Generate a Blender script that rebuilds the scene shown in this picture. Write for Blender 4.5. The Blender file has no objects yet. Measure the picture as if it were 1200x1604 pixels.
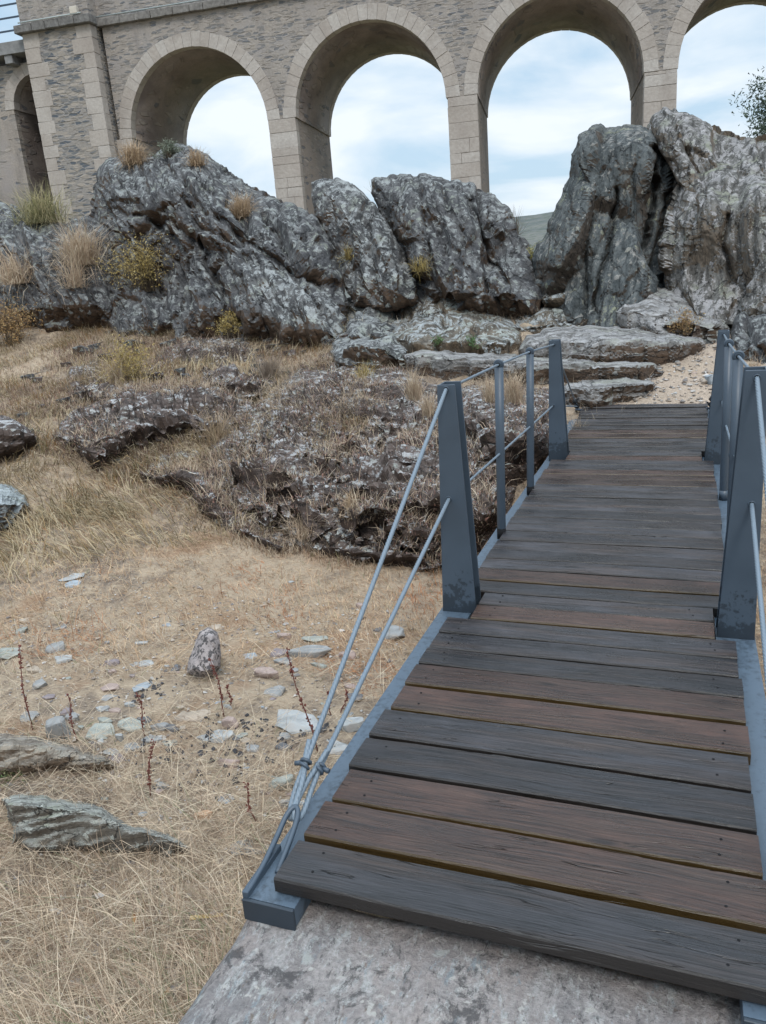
import bpy, bmesh, math, random
import numpy as np
from mathutils import Vector, Matrix, noise as mnoise
from mathutils.geometry import delaunay_2d_cdt

# ------------------------------------------------------------------ camera
F = 1220.0; CX = 600.0; CY = 802.0          # pinhole fitted to the photograph (1200 x 1604)
def _cam_axes(v=(1077.0, 392.0), slope=-0.08):
    n = np.array([-slope, 1.0]); n /= np.linalg.norm(n)
    dist = float(np.dot(np.array([CX, CY]) - np.array(v), n))
    vv = np.array([*(n * (F * F / dist)), F]); down = vv / np.linalg.norm(vv)
    b = np.array([v[0] - CX, v[1] - CY, F]); b /= np.linalg.norm(b)
    b -= down * np.dot(b, down); b /= np.linalg.norm(b)
    return np.array([np.cross(down, b), b, -down])
M3 = _cam_axes()
sc = bpy.context.scene
cam = bpy.data.objects.new('camera', bpy.data.cameras.new('camera'))
sc.collection.objects.link(cam)
cx_, cy_, cz_ = M3 @ np.array([1, 0, 0]), M3 @ np.array([0, -1, 0]), M3 @ np.array([0, 0, -1])
cam.matrix_world = Matrix(((cx_[0], cy_[0], cz_[0], 0), (cx_[1], cy_[1], cz_[1], 0), (cx_[2], cy_[2], cz_[2], 0), (0, 0, 0, 1)))
cam.data.sensor_fit = 'HORIZONTAL'; cam.data.sensor_width = 36.0
cam.data.lens = F / 1200.0 * 36.0
cam.data.clip_start = 0.05; cam.data.clip_end = 5000
sc.camera = cam

# ------------------------------------------------------------------ world, sun, exposure
SUN_EL, SUN_AZ = 52.0, 150.0                 # azimuth clockwise from +Y
sun = bpy.data.objects.new('sun', bpy.data.lights.new('sun', 'SUN'))
sc.collection.objects.link(sun)
sun.data.energy = 0.9; sun.data.angle = math.radians(14); sun.data.color = (1.0, 0.95, 0.88)
_e, _a = math.radians(SUN_EL), math.radians(SUN_AZ)
sd = Vector((math.sin(_a) * math.cos(_e), math.cos(_a) * math.cos(_e), math.sin(_e)))
sun.rotation_euler = sd.to_track_quat('Z', 'Y').to_euler()
w = bpy.data.worlds.new("World"); sc.world = w; w.use_nodes = True
wn = w.node_tree.nodes; wl = w.node_tree.links; wn.clear()
def _n(t, **k):
    n = wn.new(t)
    for a, b in k.items(): setattr(n, a, b)
    return n
out = _n('ShaderNodeOutputWorld'); bg = _n('ShaderNodeBackground'); bg.inputs[1].default_value = 0.1
sky = _n('ShaderNodeTexSky', sky_type='NISHITA', sun_disc=False)
sky.sun_elevation = _e; sky.sun_rotation = _a; sky.dust_density = 2.0
tc = _n('ShaderNodeTexCoord'); sep = _n('ShaderNodeSeparateXYZ'); wl.new(tc.outputs['Generated'], sep.inputs[0])
ad = _n('ShaderNodeMath', operation='ADD'); ad.inputs[1].default_value = 0.22; wl.new(sep.outputs[2], ad.inputs[0])
mx_ = _n('ShaderNodeMath', operation='MAXIMUM'); mx_.inputs[1].default_value = 0.05; wl.new(ad.outputs[0], mx_.inputs[0])
dx = _n('ShaderNodeMath', operation='DIVIDE'); wl.new(sep.outputs[0], dx.inputs[0]); wl.new(mx_.outputs[0], dx.inputs[1])
dy = _n('ShaderNodeMath', operation='DIVIDE'); wl.new(sep.outputs[1], dy.inputs[0]); wl.new(mx_.outputs[0], dy.inputs[1])
cb = _n('ShaderNodeCombineXYZ'); wl.new(dx.outputs[0], cb.inputs[0]); wl.new(dy.outputs[0], cb.inputs[1])
nz = _n('ShaderNodeTexNoise'); nz.inputs['Scale'].default_value = 1.5; nz.inputs['Detail'].default_value = 7; nz.inputs['Roughness'].default_value = 0.52
nz.inputs['Distortion'].default_value = 0.35
wl.new(cb.outputs[0], nz.inputs['Vector'])
rp = _n('ShaderNodeValToRGB'); rp.color_ramp.elements[0].position = 0.40; rp.color_ramp.elements[1].position = 0.60
rp.color_ramp.elements[0].color = (0.0,) * 3 + (1,); rp.color_ramp.elements[1].color = (1, 1, 1, 1)
wl.new(nz.outputs[0], rp.inputs[0])
mix = _n('ShaderNodeMix', data_type='RGBA'); wl.new(rp.outputs[0], mix.inputs[0])
boost = _n('ShaderNodeMix', data_type='RGBA', blend_type='MULTIPLY'); boost.inputs[0].default_value = 1.0
boost.inputs[7].default_value = (1.3, 1.25, 1.15, 1)
wl.new(sky.outputs[0], boost.inputs[6])
thin = _n('ShaderNodeMix', data_type='RGBA'); thin.inputs[0].default_value = 0.85; thin.inputs[7].default_value = (3.2, 4.3, 5.35, 1)
wl.new(boost.outputs[2], thin.inputs[6]); wl.new(thin.outputs[2], mix.inputs[6])
mix.inputs[7].default_value = (5.5, 5.95, 6.35, 1)
# an overcast sky is about three times brighter overhead than at the horizon
zr = _n('ShaderNodeMapRange', interpolation_type='SMOOTHSTEP'); wl.new(sep.outputs[2], zr.inputs[0])
zr.inputs[1].default_value = 0.36; zr.inputs[2].default_value = 0.95; zr.inputs[3].default_value = 1.0; zr.inputs[4].default_value = 3.0
zs = _n('ShaderNodeVectorMath', operation='SCALE'); wl.new(mix.outputs[2], zs.inputs[0]); wl.new(zr.outputs[0], zs.inputs[3]); wl.new(zs.outputs[0], bg.inputs[0])
wl.new(bg.outputs[0], out.inputs[0])
sc.view_settings.view_transform = 'Standard'; sc.view_settings.look = 'None'
sc.view_settings.exposure = 0.75; sc.view_settings.gamma = 1.0

# ------------------------------------------------------------------ geometry helpers
def ray(px, py):
    px = np.asarray(px, float); py = np.asarray(py, float)
    c = np.stack([px - CX, py - CY, np.full_like(px, F)], -1)
    return c @ M3.T
def at(px, py, Y):
    d = ray(px, py); return d * (np.asarray(Y, float) / d[..., 1])[..., None]
def at1(px, py, Y): return tuple(at(np.array([px]), np.array([py]), np.array([Y]))[0])
def atX(px, py, X):
    d = ray(px, py); return tuple(d * X / d[0])

def _hash(ix, iy, iz, seed):
    h = (ix.astype(np.int64) * 374761393 + iy.astype(np.int64) * 668265263 + iz.astype(np.int64) * 2147483647 + seed * 974634777) & 0xFFFFFFFF
    h = ((h ^ (h >> 13)) * 1274126177) & 0xFFFFFFFF
    h = ((h ^ (h >> 16)) * 2246822519) & 0xFFFFFFFF
    return ((h ^ (h >> 15)) & 0xFFFFFF) / float(0xFFFFFF)
def vnoise(P, seed=0):
    P = np.asarray(P, float); i = np.floor(P); f = P - i; i = i.astype(np.int64)
    u = f * f * f * (f * (f * 6 - 15) + 10); r = 0
    for a in (0, 1):
        for b in (0, 1):
            for c in (0, 1):
                wgt = (u[:, 0] if a else 1 - u[:, 0]) * (u[:, 1] if b else 1 - u[:, 1]) * (u[:, 2] if c else 1 - u[:, 2])
                r = r + wgt * _hash(i[:, 0] + a, i[:, 1] + b, i[:, 2] + c, seed)
    return r * 2 - 1
def fbm(P, oct=4, seed=0, gain=0.5, lac=2.03):
    P = np.asarray(P, float); r = 0; a = 1.0; s = 0
    for k in range(oct):
        r = r + a * vnoise(P * lac ** k + 17.3 * k, seed + k); s += a; a *= gain
    return r / s
def sstep(a, b, x):
    t = np.clip((x - a) / (b - a), 0, 1); return t * t * (3 - 2 * t)

def tag(o, label=None, cat=None, group=None, kind=None):
    if label: o['label'] = label
    if cat: o['category'] = cat
    if group: o['group'] = group
    if kind: o['kind'] = kind
    return o
def link(o, parent=None):
    sc.collection.objects.link(o)
    if parent is not None: o.parent = parent
    return o
def mesh_np(name, V, T, mat=None, parent=None, smooth=True, tint=None, origin=None, link_it=True):
    """triangle mesh from arrays"""
    V = np.asarray(V, np.float32); T = np.asarray(T, np.int32)
    if origin is not None: V = V - np.asarray(origin, np.float32)
    me = bpy.data.meshes.new(name)
    me.vertices.add(len(V)); me.vertices.foreach_set('co', V.ravel())
    me.loops.add(T.size); me.loops.foreach_set('vertex_index', T.ravel())
    me.polygons.add(len(T)); me.polygons.foreach_set('loop_start', np.arange(0, T.size, T.shape[1], dtype=np.int32))
    me.polygons.foreach_set('loop_total', np.full(len(T), T.shape[1], np.int32))
    me.polygons.foreach_set('use_smooth', np.full(len(T), smooth))
    if tint is not None:
        ca = me.color_attributes.new('tint', 'FLOAT_COLOR', 'POINT')
        c = np.ones((len(V), 4), np.float32); c[:, :3] = tint; ca.data.foreach_set('color', c.ravel())
    me.update(calc_edges=True); me.validate()
    if mat: me.materials.append(mat)
    o = bpy.data.objects.new(name, me)
    if origin is not None: o.location = Vector([float(x) for x in origin])
    if link_it: link(o, parent)
    return o
def empty(name, loc=(0, 0, 0), rz=0.0):
    o = bpy.data.objects.new(name, None); link(o); o.location = loc; o.rotation_euler = (0, 0, rz); return o

class MB:
    """collects simple solids, in the parent's local space, and links them as one mesh"""
    def __init__(s): s.bm = bmesh.new()
    def box(s, x0, x1, y0, y1, z0, z1, mi=0, bevel=0.0, jit=0.0, rnd=random):
        vs = []
        for x in (x0, x1):
            for y in (y0, y1):
                for z in (z0, z1):
                    vs.append(s.bm.verts.new((x + rnd.uniform(-jit, jit), y + rnd.uniform(-jit, jit), z + rnd.uniform(-jit, jit))))
        q = [(0, 1, 3, 2), (4, 6, 7, 5), (0, 4, 5, 1), (2, 3, 7, 6), (0, 2, 6, 4), (1, 5, 7, 3)]
        fs = [s.bm.faces.new([vs[i] for i in f]) for f in q]
        for f in fs: f.material_index = mi
        if bevel:
            es = list({e for f in fs for e in f.edges})
            bmesh.ops.bevel(s.bm, geom=es, offset=bevel, segments=1, affect='EDGES', profile=0.5)
        return fs
    def prism(s, pts, y0, y1, mi=0, axis='Y', bevel=0.0):
        def P(a, b, c): return {'Y': (a, c, b), 'X': (c, a, b), 'Z': (a, b, c)}[axis]
        A = [s.bm.verts.new(P(a, b, y0)) for a, b in pts]; B = [s.bm.verts.new(P(a, b, y1)) for a, b in pts]
        n = len(pts); fs = [s.bm.faces.new(A), s.bm.faces.new(B[::-1])]
        for i in range(n): fs.append(s.bm.faces.new([A[i], B[i], B[(i + 1) % n], A[(i + 1) % n]]))
        for f in fs: f.material_index = mi
        if bevel:
            es = list({e for f in fs for e in f.edges})
            bmesh.ops.bevel(s.bm, geom=es, offset=bevel, segments=1, affect='EDGES')
    def tube(s, pts, r, n=10, caps=True, mi=0, twist=0.0, lobes=0, lobe=0.0):
        pts = [Vector(p) for p in pts]; rr = r if hasattr(r, '__len__') else [r] * len(pts)
        prev = None; rings = []; d0 = None; dist = 0
        for i, p in enumerate(pts):
            t = (pts[min(i + 1, len(pts) - 1)] - pts[max(i - 1, 0)]).normalized()
            if prev is None:
                u = t.orthogonal().normalized()
            else:
                u = (prev - t * prev.dot(t)).normalized()
            prev = u; v = t.cross(u)
            if i: dist += (p - pts[i - 1]).length
            ring = []
            for k in range(n):
                a = 2 * math.pi * k / n
                rad = rr[i] * (1 + (lobe * math.cos(lobes * (a - twist * dist)) if lobes else 0))
                ring.append(s.bm.verts.new(p + u * (rad * math.cos(a)) + v * (rad * math.sin(a))))
            rings.append(ring)
        for a, b in zip(rings, rings[1:]):
            for k in range(n):
                f = s.bm.faces.new([a[k], a[(k + 1) % n], b[(k + 1) % n], b[k]]); f.material_index = mi; f.smooth = True
        if caps:
            s.bm.faces.new(rings[0][::-1]).material_index = mi; s.bm.faces.new(rings[-1]).material_index = mi
    def torus(s, c, R, r, axis=(0, 1, 0), n=18, m=8):
        ax = Vector(axis).normalized(); u = ax.orthogonal().normalized(); v = ax.cross(u); c = Vector(c)
        rings = []
        for i in range(n):
            a = 2 * math.pi * i / n; d = u * math.cos(a) + v * math.sin(a)
            rings.append([s.bm.verts.new(c + d * (R + r * math.cos(2 * math.pi * k / m)) + ax * (r * math.sin(2 * math.pi * k / m))) for k in range(m)])
        for i in range(n):
            a, b = rings[i], rings[(i + 1) % n]
            for k in range(m):
                f = s.bm.faces.new([a[k], a[(k + 1) % m], b[(k + 1) % m], b[k]]); f.smooth = True
    def build(s, name, mats, parent=None, offset=None):
        bmesh.ops.recalc_face_normals(s.bm, faces=s.bm.faces)
        if offset is not None: bmesh.ops.translate(s.bm, verts=s.bm.verts, vec=-Vector(offset))
        me = bpy.data.meshes.new(name); s.bm.to_mesh(me); s.bm.free()
        for m in (mats if isinstance(mats, (list, tuple)) else [mats]): me.materials.append(m)
        return link(bpy.data.objects.new(name, me), parent)

# ------------------------------------------------------------------ material helpers
class NT:
    def __init__(s, name):
        s.m = bpy.data.materials.new(name); s.m.use_nodes = True; s.t = s.m.node_tree; s.t.nodes.clear()
        s.o = s.t.nodes.new('ShaderNodeOutputMaterial'); s.b = s.t.nodes.new('ShaderNodeBsdfPrincipled')
        s.t.links.new(s.b.outputs[0], s.o.inputs[0])
    def n(s, t, ins=None, **k):
        n = s.t.nodes.new(t)
        for a, b in k.items(): setattr(n, a, b)
        for a, b in (ins or {}).items(): s.put(n.inputs[a], b)
        return n
    def put(s, sock, v):
        if isinstance(v, bpy.types.NodeSocket): s.t.links.new(v, sock)
        elif isinstance(v, (tuple, list)) and sock.type == 'RGBA' and len(v) == 3: sock.default_value = (*v, 1)
        else: sock.default_value = v
    def coord(s, kind='Object', rot=(0, 0, 0), scale=(1, 1, 1), loc=(0, 0, 0)):
        t = s.n('ShaderNodeTexCoord'); return s.n('ShaderNodeMapping', {0: t.outputs[kind], 1: loc, 2: rot, 3: scale}).outputs[0]
    def map(s, v, rot=(0, 0, 0), scale=(1, 1, 1), loc=(0, 0, 0)):
        return s.n('ShaderNodeMapping', {0: v, 1: loc, 2: rot, 3: scale}).outputs[0]
    def noise(s, v, scale=5, detail=5, rough=0.55, dist=0.0):
        return s.n('ShaderNodeTexNoise', {'Vector': v, 'Scale': scale, 'Detail': detail, 'Roughness': rough, 'Distortion': dist}).outputs[0]
    def voro(s, v, scale=5, feature='F1', out=0, rnd=1.0):
        return s.n('ShaderNodeTexVoronoi', {'Vector': v, 'Scale': scale, 'Randomness': rnd}, feature=feature).outputs[out]
    def ramp(s, f, stops, interp='LINEAR'):
        n = s.n('ShaderNodeValToRGB', {0: f}); cr = n.color_ramp; cr.interpolation = interp
        while len(cr.elements) < len(stops): cr.elements.new(0.5)
        for e, (p, c) in zip(cr.elements, stops):
            e.position = p; e.color = (*c, 1) if hasattr(c, '__len__') else (c, c, c, 1)
        return n.outputs[0]
    def mix(s, f, a, b, mode='MIX'):
        return s.n('ShaderNodeMix', {0: f, 6: a, 7: b}, data_type='RGBA', blend_type=mode).outputs[2]
    def math(s, op, a, b=0.0, clamp=False):
        n = s.n('ShaderNodeMath', {0: a, 1: b}, operation=op); n.use_clamp = clamp; return n.outputs[0]
    def bump(s, h, strength=0.5, dist=0.02, normal=None):
        n = s.n('ShaderNodeBump', {'Height': h, 'Strength': strength, 'Distance': dist})
        if normal is not None: s.put(n.inputs['Normal'], normal)
        return n.outputs[0]
    def done(s, color, rough=0.8, normal=None, spec=0.3, metal=0.0):
        s.put(s.b.inputs['Base Color'], color); s.put(s.b.inputs['Roughness'], rough)
        s.put(s.b.inputs['Specular IOR Level'], spec); s.put(s.b.inputs['Metallic'], metal)
        if normal is not None: s.put(s.b.inputs['Normal'], normal)
        return s.m

def rock_mat(name, ns=(0.65, -0.25, 0.7), dark=(0.03, 0.032, 0.037), light=(0.13, 0.13, 0.135), lichen=(0.36, 0.38, 0.38),
             lich=0.5, spots=0.5, brown=(0.10, 0.06, 0.035), brownamt=0.5, green=0.25, sc_=1.0, streak=0.5):
    m = NT(name)
    q = Vector((0, 0, 1)).rotation_difference(Vector(ns).normalized()).inverted().to_euler()
    c = m.coord('Object')
    st = m.map(m.map(c, rot=tuple(q)), scale=(1.0, 1.0, 5.0))
    big = m.noise(c, 0.9 * sc_, 5, 0.6)
    strat = m.noise(st, 2.6 * sc_, 8, 0.66)
    fine = m.noise(c, 22 * sc_, 8, 0.7)
    mid = m.noise(m.map(st, scale=(1, 1, 0.6)), 8 * sc_, 9, 0.72)
    base = m.mix(m.ramp(strat, [(0.42, 0.0), (0.58, 1.0)]), dark, light)
    base = m.mix(m.ramp(fine, [(0.35, 0.0), (0.7, 0.5)]), base, tuple(min(1, x * 1.35) for x in light))
    # bare brown faces: undersides and sheltered layers
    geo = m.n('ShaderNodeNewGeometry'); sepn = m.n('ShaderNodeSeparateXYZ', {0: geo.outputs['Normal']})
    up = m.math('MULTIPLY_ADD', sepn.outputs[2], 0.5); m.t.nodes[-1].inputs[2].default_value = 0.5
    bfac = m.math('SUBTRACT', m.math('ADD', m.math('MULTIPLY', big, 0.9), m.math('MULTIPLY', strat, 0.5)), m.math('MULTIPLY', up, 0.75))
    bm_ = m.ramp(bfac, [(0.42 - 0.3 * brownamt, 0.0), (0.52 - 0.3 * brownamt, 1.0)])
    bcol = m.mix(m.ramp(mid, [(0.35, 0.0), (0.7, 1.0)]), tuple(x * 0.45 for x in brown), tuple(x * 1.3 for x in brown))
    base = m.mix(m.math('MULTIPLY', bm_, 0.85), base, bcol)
    # lichen crust: broken sheets along the layers and round spots
    l1 = m.math('ADD', m.math('MULTIPLY', mid, 0.42), m.math('MULTIPLY', m.noise(c, 4.2 * sc_, 12, 0.78), 0.58))
    l1 = m.math('ADD', m.math('ADD', l1, m.math('MULTIPLY', up, 0.16)), m.math('MULTIPLY', m.math('SUBTRACT', strat, 0.5), 0.35))
    l1 = m.math('SUBTRACT', l1, m.math('MULTIPLY', bm_, 0.12))
    th = 0.69 - 0.13 * lich
    lm = m.ramp(l1, [(th, 0.0), (th + 0.022, 1.0)])
    vw = m.n('ShaderNodeVectorMath', {0: c, 1: m.n('ShaderNodeVectorMath', {0: m.n('ShaderNodeTexNoise', {'Vector': c, 'Scale': 14.0 * sc_, 'Detail': 4}).outputs[1], 3: 0.14 / sc_}, operation='SCALE').outputs[0]}, operation='ADD').outputs[0]
    vd = m.voro(vw, 7.5 * sc_); vsel = m.n('ShaderNodeSeparateColor', {0: m.voro(vw, 7.5 * sc_, out=1)}).outputs[0]
    sp = m.math('MULTIPLY', m.math('LESS_THAN', vd, 0.36), m.math('LESS_THAN', vsel, 0.55 * spots))
    lcol = m.mix(m.ramp(m.noise(c, 5 * sc_, 4), [(0.4, 0.0), (0.62, 1.0)]), lichen, tuple(x * 0.62 for x in lichen))
    gsel = m.ramp(m.noise(c, 1.7 * sc_, 3), [(0.52, 0.0), (0.62, 1.0)])
    lcol = m.mix(m.math('MULTIPLY', gsel, green), lcol, (0.17, 0.19, 0.09))
    grain = m.ramp(m.noise(c, 60 * sc_, 4, 0.7), [(0.3, 0.55), (0.6, 1.05)])
    lcol = m.mix(1.0, lcol, grain, 'MULTIPLY')
    allm = m.math('MAXIMUM', m.math('MULTIPLY', lm, 0.92), m.math('MULTIPLY', sp, 0.95))
    col = m.mix(allm, base, lcol)
    # hairline cracks following the layering
    ck = m.voro(m.map(m.map(vw, rot=tuple(q)), scale=(0.55, 0.8, 2.4)), 1.8 * sc_, 'DISTANCE_TO_EDGE')
    ckm = m.ramp(ck, [(0.0, 1.0), (0.022, 0.0)])
    col = m.mix(m.math('MULTIPLY', ckm, 0.85), col, (0.012, 0.012, 0.013))
    h = m.math('ADD', m.math('MULTIPLY', strat, 0.55 * streak), m.math('MULTIPLY', mid, 0.7))
    h = m.math('ADD', h, m.math('MULTIPLY', fine, 0.4)); h = m.math('ADD', h, m.math('MULTIPLY', allm, 0.05))
    h = m.math('SUBTRACT', h, m.math('MULTIPLY', ckm, 0.6))
    return m.done(col, 0.86, m.bump(h, 0.8, 0.045 / sc_), 0.25)

def tint_mat(name, rough=0.75, mul=1.0, trans=0.0, noise_amt=0.25, spec=0.2):
    m = NT(name); a = m.n('ShaderNodeAttribute', attribute_name='tint').outputs[0]
    f = m.ramp(m.noise(m.coord('Object'), 9, 3), [(0.3, 1 - noise_amt), (0.7, 1 + noise_amt * 0.5)])
    m.done(m.mix(1.0, a, f, 'MULTIPLY'), rough, None, spec)
    if trans:
        tr = m.n('ShaderNodeBsdfTranslucent', {0: a}); mixs = m.n('ShaderNodeMixShader', {0: trans, 1: m.b.outputs[0], 2: tr.outputs[0]})
        m.t.links.new(mixs.outputs[0], m.o.inputs[0])
    return m.m

def ground_mat():
    m = NT('dry_ground'); c = m.coord('Object')
    n1 = m.noise(c, 0.8, 6, 0.6); n2 = m.noise(c, 6, 8, 0.7); n3 = m.noise(c, 45, 5, 0.75)
    fib = m.noise(m.map(c, rot=(0, 0, 0.5), scale=(4, 22, 8)), 5, 5, 0.7, 0.8)
    fib2 = m.noise(m.map(c, rot=(0, 0, -0.7), scale=(4, 24, 8)), 5, 5, 0.7, 0.8)
    straw = m.mix(m.ramp(n2, [(0.3, 0.0), (0.7, 1.0)]), (0.27, 0.205, 0.145), (0.42, 0.325, 0.235))
    straw = m.mix(m.ramp(m.math('MAXIMUM', fib, fib2), [(0.48, 0.0), (0.66, 0.8)]), straw, (0.46, 0.375, 0.275))
    soil = m.mix(m.ramp(n3, [(0.35, 0.0), (0.65, 1.0)]), (0.075, 0.062, 0.055), (0.24, 0.19, 0.155))
    f = m.ramp(m.math('ADD', m.math('MULTIPLY', n1, 0.5), m.math('MULTIPLY', n2, 0.5)), [(0.42, 1.0), (0.52, 0.0)])
    col = m.mix(m.math('MULTIPLY', f, 0.75), straw, soil)
    red = m.ramp(m.noise(c, 1.6, 5, 0.6), [(0.56, 0.0), (0.68, 0.5)])
    col = m.mix(red, col, (0.26, 0.135, 0.07))
    # pale grit of the trodden path on the far bank
    a = m.n('ShaderNodeAttribute', attribute_name='tint').outputs[0]; sp = m.n('ShaderNodeSeparateColor', {0: a})
    grit = m.mix(m.ramp(n3, [(0.3, 0.0), (0.7, 1.0)]), (0.26, 0.20, 0.155), (0.52, 0.42, 0.33))
    col = m.mix(sp.outputs[0], col, grit)
    # olive scrub on far slopes
    scr = m.mix(m.ramp(m.noise(c, 0.22, 8, 0.7), [(0.4, 0.0), (0.6, 1.0)]), (0.05, 0.06, 0.03), (0.24, 0.20, 0.10))
    col = m.mix(sp.outputs[1], col, scr)
    h = m.math('ADD', m.math('MULTIPLY', n2, 1.0), m.math('ADD', m.math('MULTIPLY', n3, 0.35), m.math('MULTIPLY', m.math('MAXIMUM', fib, fib2), 0.5)))
    return m.done(col, 0.95, m.bump(h, 0.8, 0.05), 0.1)

def masonry_mat(name, mortar=(0.37, 0.325, 0.285), stoneamt=0.55, scale=1.0, soffit=False, show=0.78):
    m = NT(name); c = m.coord('Object')
    warp = m.n('ShaderNodeVectorMath', {0: c, 1: m.n('ShaderNodeVectorMath', {0: m.n('ShaderNodeTexNoise', {'Vector': c, 'Scale': 3.5, 'Detail': 3}).outputs[1], 3: 0.07}, operation='SCALE').outputs[0]}, operation='ADD').outputs[0]
    s2 = m.map(warp, scale=(2.2 * scale, 2.2 * scale, 8.0 * scale))
    edge = m.voro(s2, 1.0, 'DISTANCE_TO_EDGE'); cell = m.n('ShaderNodeSeparateColor', {0: m.voro(s2, 1.0, out=1)})
    big = m.noise(c, 0.45, 4, 0.6); fine = m.noise(c, 14, 7, 0.7)
    thr = m.math('ADD', m.math('MULTIPLY', big, 1.1), -0.55 + stoneamt)
    isst = m.math('MULTIPLY', m.math('LESS_THAN', cell.outputs[0], thr), m.ramp(edge, [(0.03, 0.0), (0.12, 1.0)]))
    stone = m.ramp(cell.outputs[1], [(0.0, (0.085, 0.10, 0.12)), (0.25, (0.17, 0.17, 0.17)), (0.55, (0.25, 0.225, 0.20)), (1.0, (0.35, 0.31, 0.27))])
    mort = m.mix(m.ramp(fine, [(0.3, 0.0), (0.7, 1.0)]), tuple(x * 0.72 for x in mortar), mortar)
    mort = m.mix(m.ramp(m.noise(c, 1.3, 5), [(0.45, 0.0), (0.65, 0.7)]), mort, tuple(x * y for x, y in zip(mortar, (0.8, 0.83, 0.9))))
    col = m.mix(m.math('MULTIPLY', isst, show), mort, stone)
    wst = m.ramp(m.noise(m.map(c, scale=(1.6, 1.6, 0.35)), 0.8, 6, 0.65), [(0.50, 0.0), (0.72, 0.55)]); col = m.mix(wst, col, (0.15, 0.135, 0.125))
    if soffit:
        stain = m.ramp(m.noise(m.map(c, scale=(1, 0.5, 1)), 0.9, 7, 0.65), [(0.4, 0.0), (0.65, 1.0)])
        col = m.mix(m.math('MULTIPLY', stain, 0.7), col, (0.13, 0.105, 0.095))
    h = m.math('ADD', m.math('MULTIPLY', isst, -0.35 if not soffit else 0.15), m.math('MULTIPLY', fine, 0.4))
    h = m.math('ADD', h, m.math('MULTIPLY', m.math('MULTIPLY', isst, cell.outputs[2]), 0.7))
    return m.done(col, 0.92, m.bump(h, 0.9, 0.06), 0.15)

def ashlar_mat(name, a=(0.38, 0.34, 0.305), b=(0.45, 0.42, 0.39)):
    m = NT(name); c = m.coord('Object'); geo = m.n('ShaderNodeNewGeometry')
    ri = geo.outputs['Random Per Island']; fine = m.noise(c, 11, 8, 0.7); big = m.noise(c, 1.1, 4)
    col = m.mix(ri, a, b); col = m.mix(m.ramp(fine, [(0.3, 0.45), (0.62, 0.0)]), col, (0.2, 0.17, 0.15))
    col = m.mix(m.ramp(big, [(0.45, 0.0), (0.65, 0.5)]), col, (0.27, 0.235, 0.21))
    return m.done(col, 0.9, m.bump(fine, 0.6, 0.03), 0.15)

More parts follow.
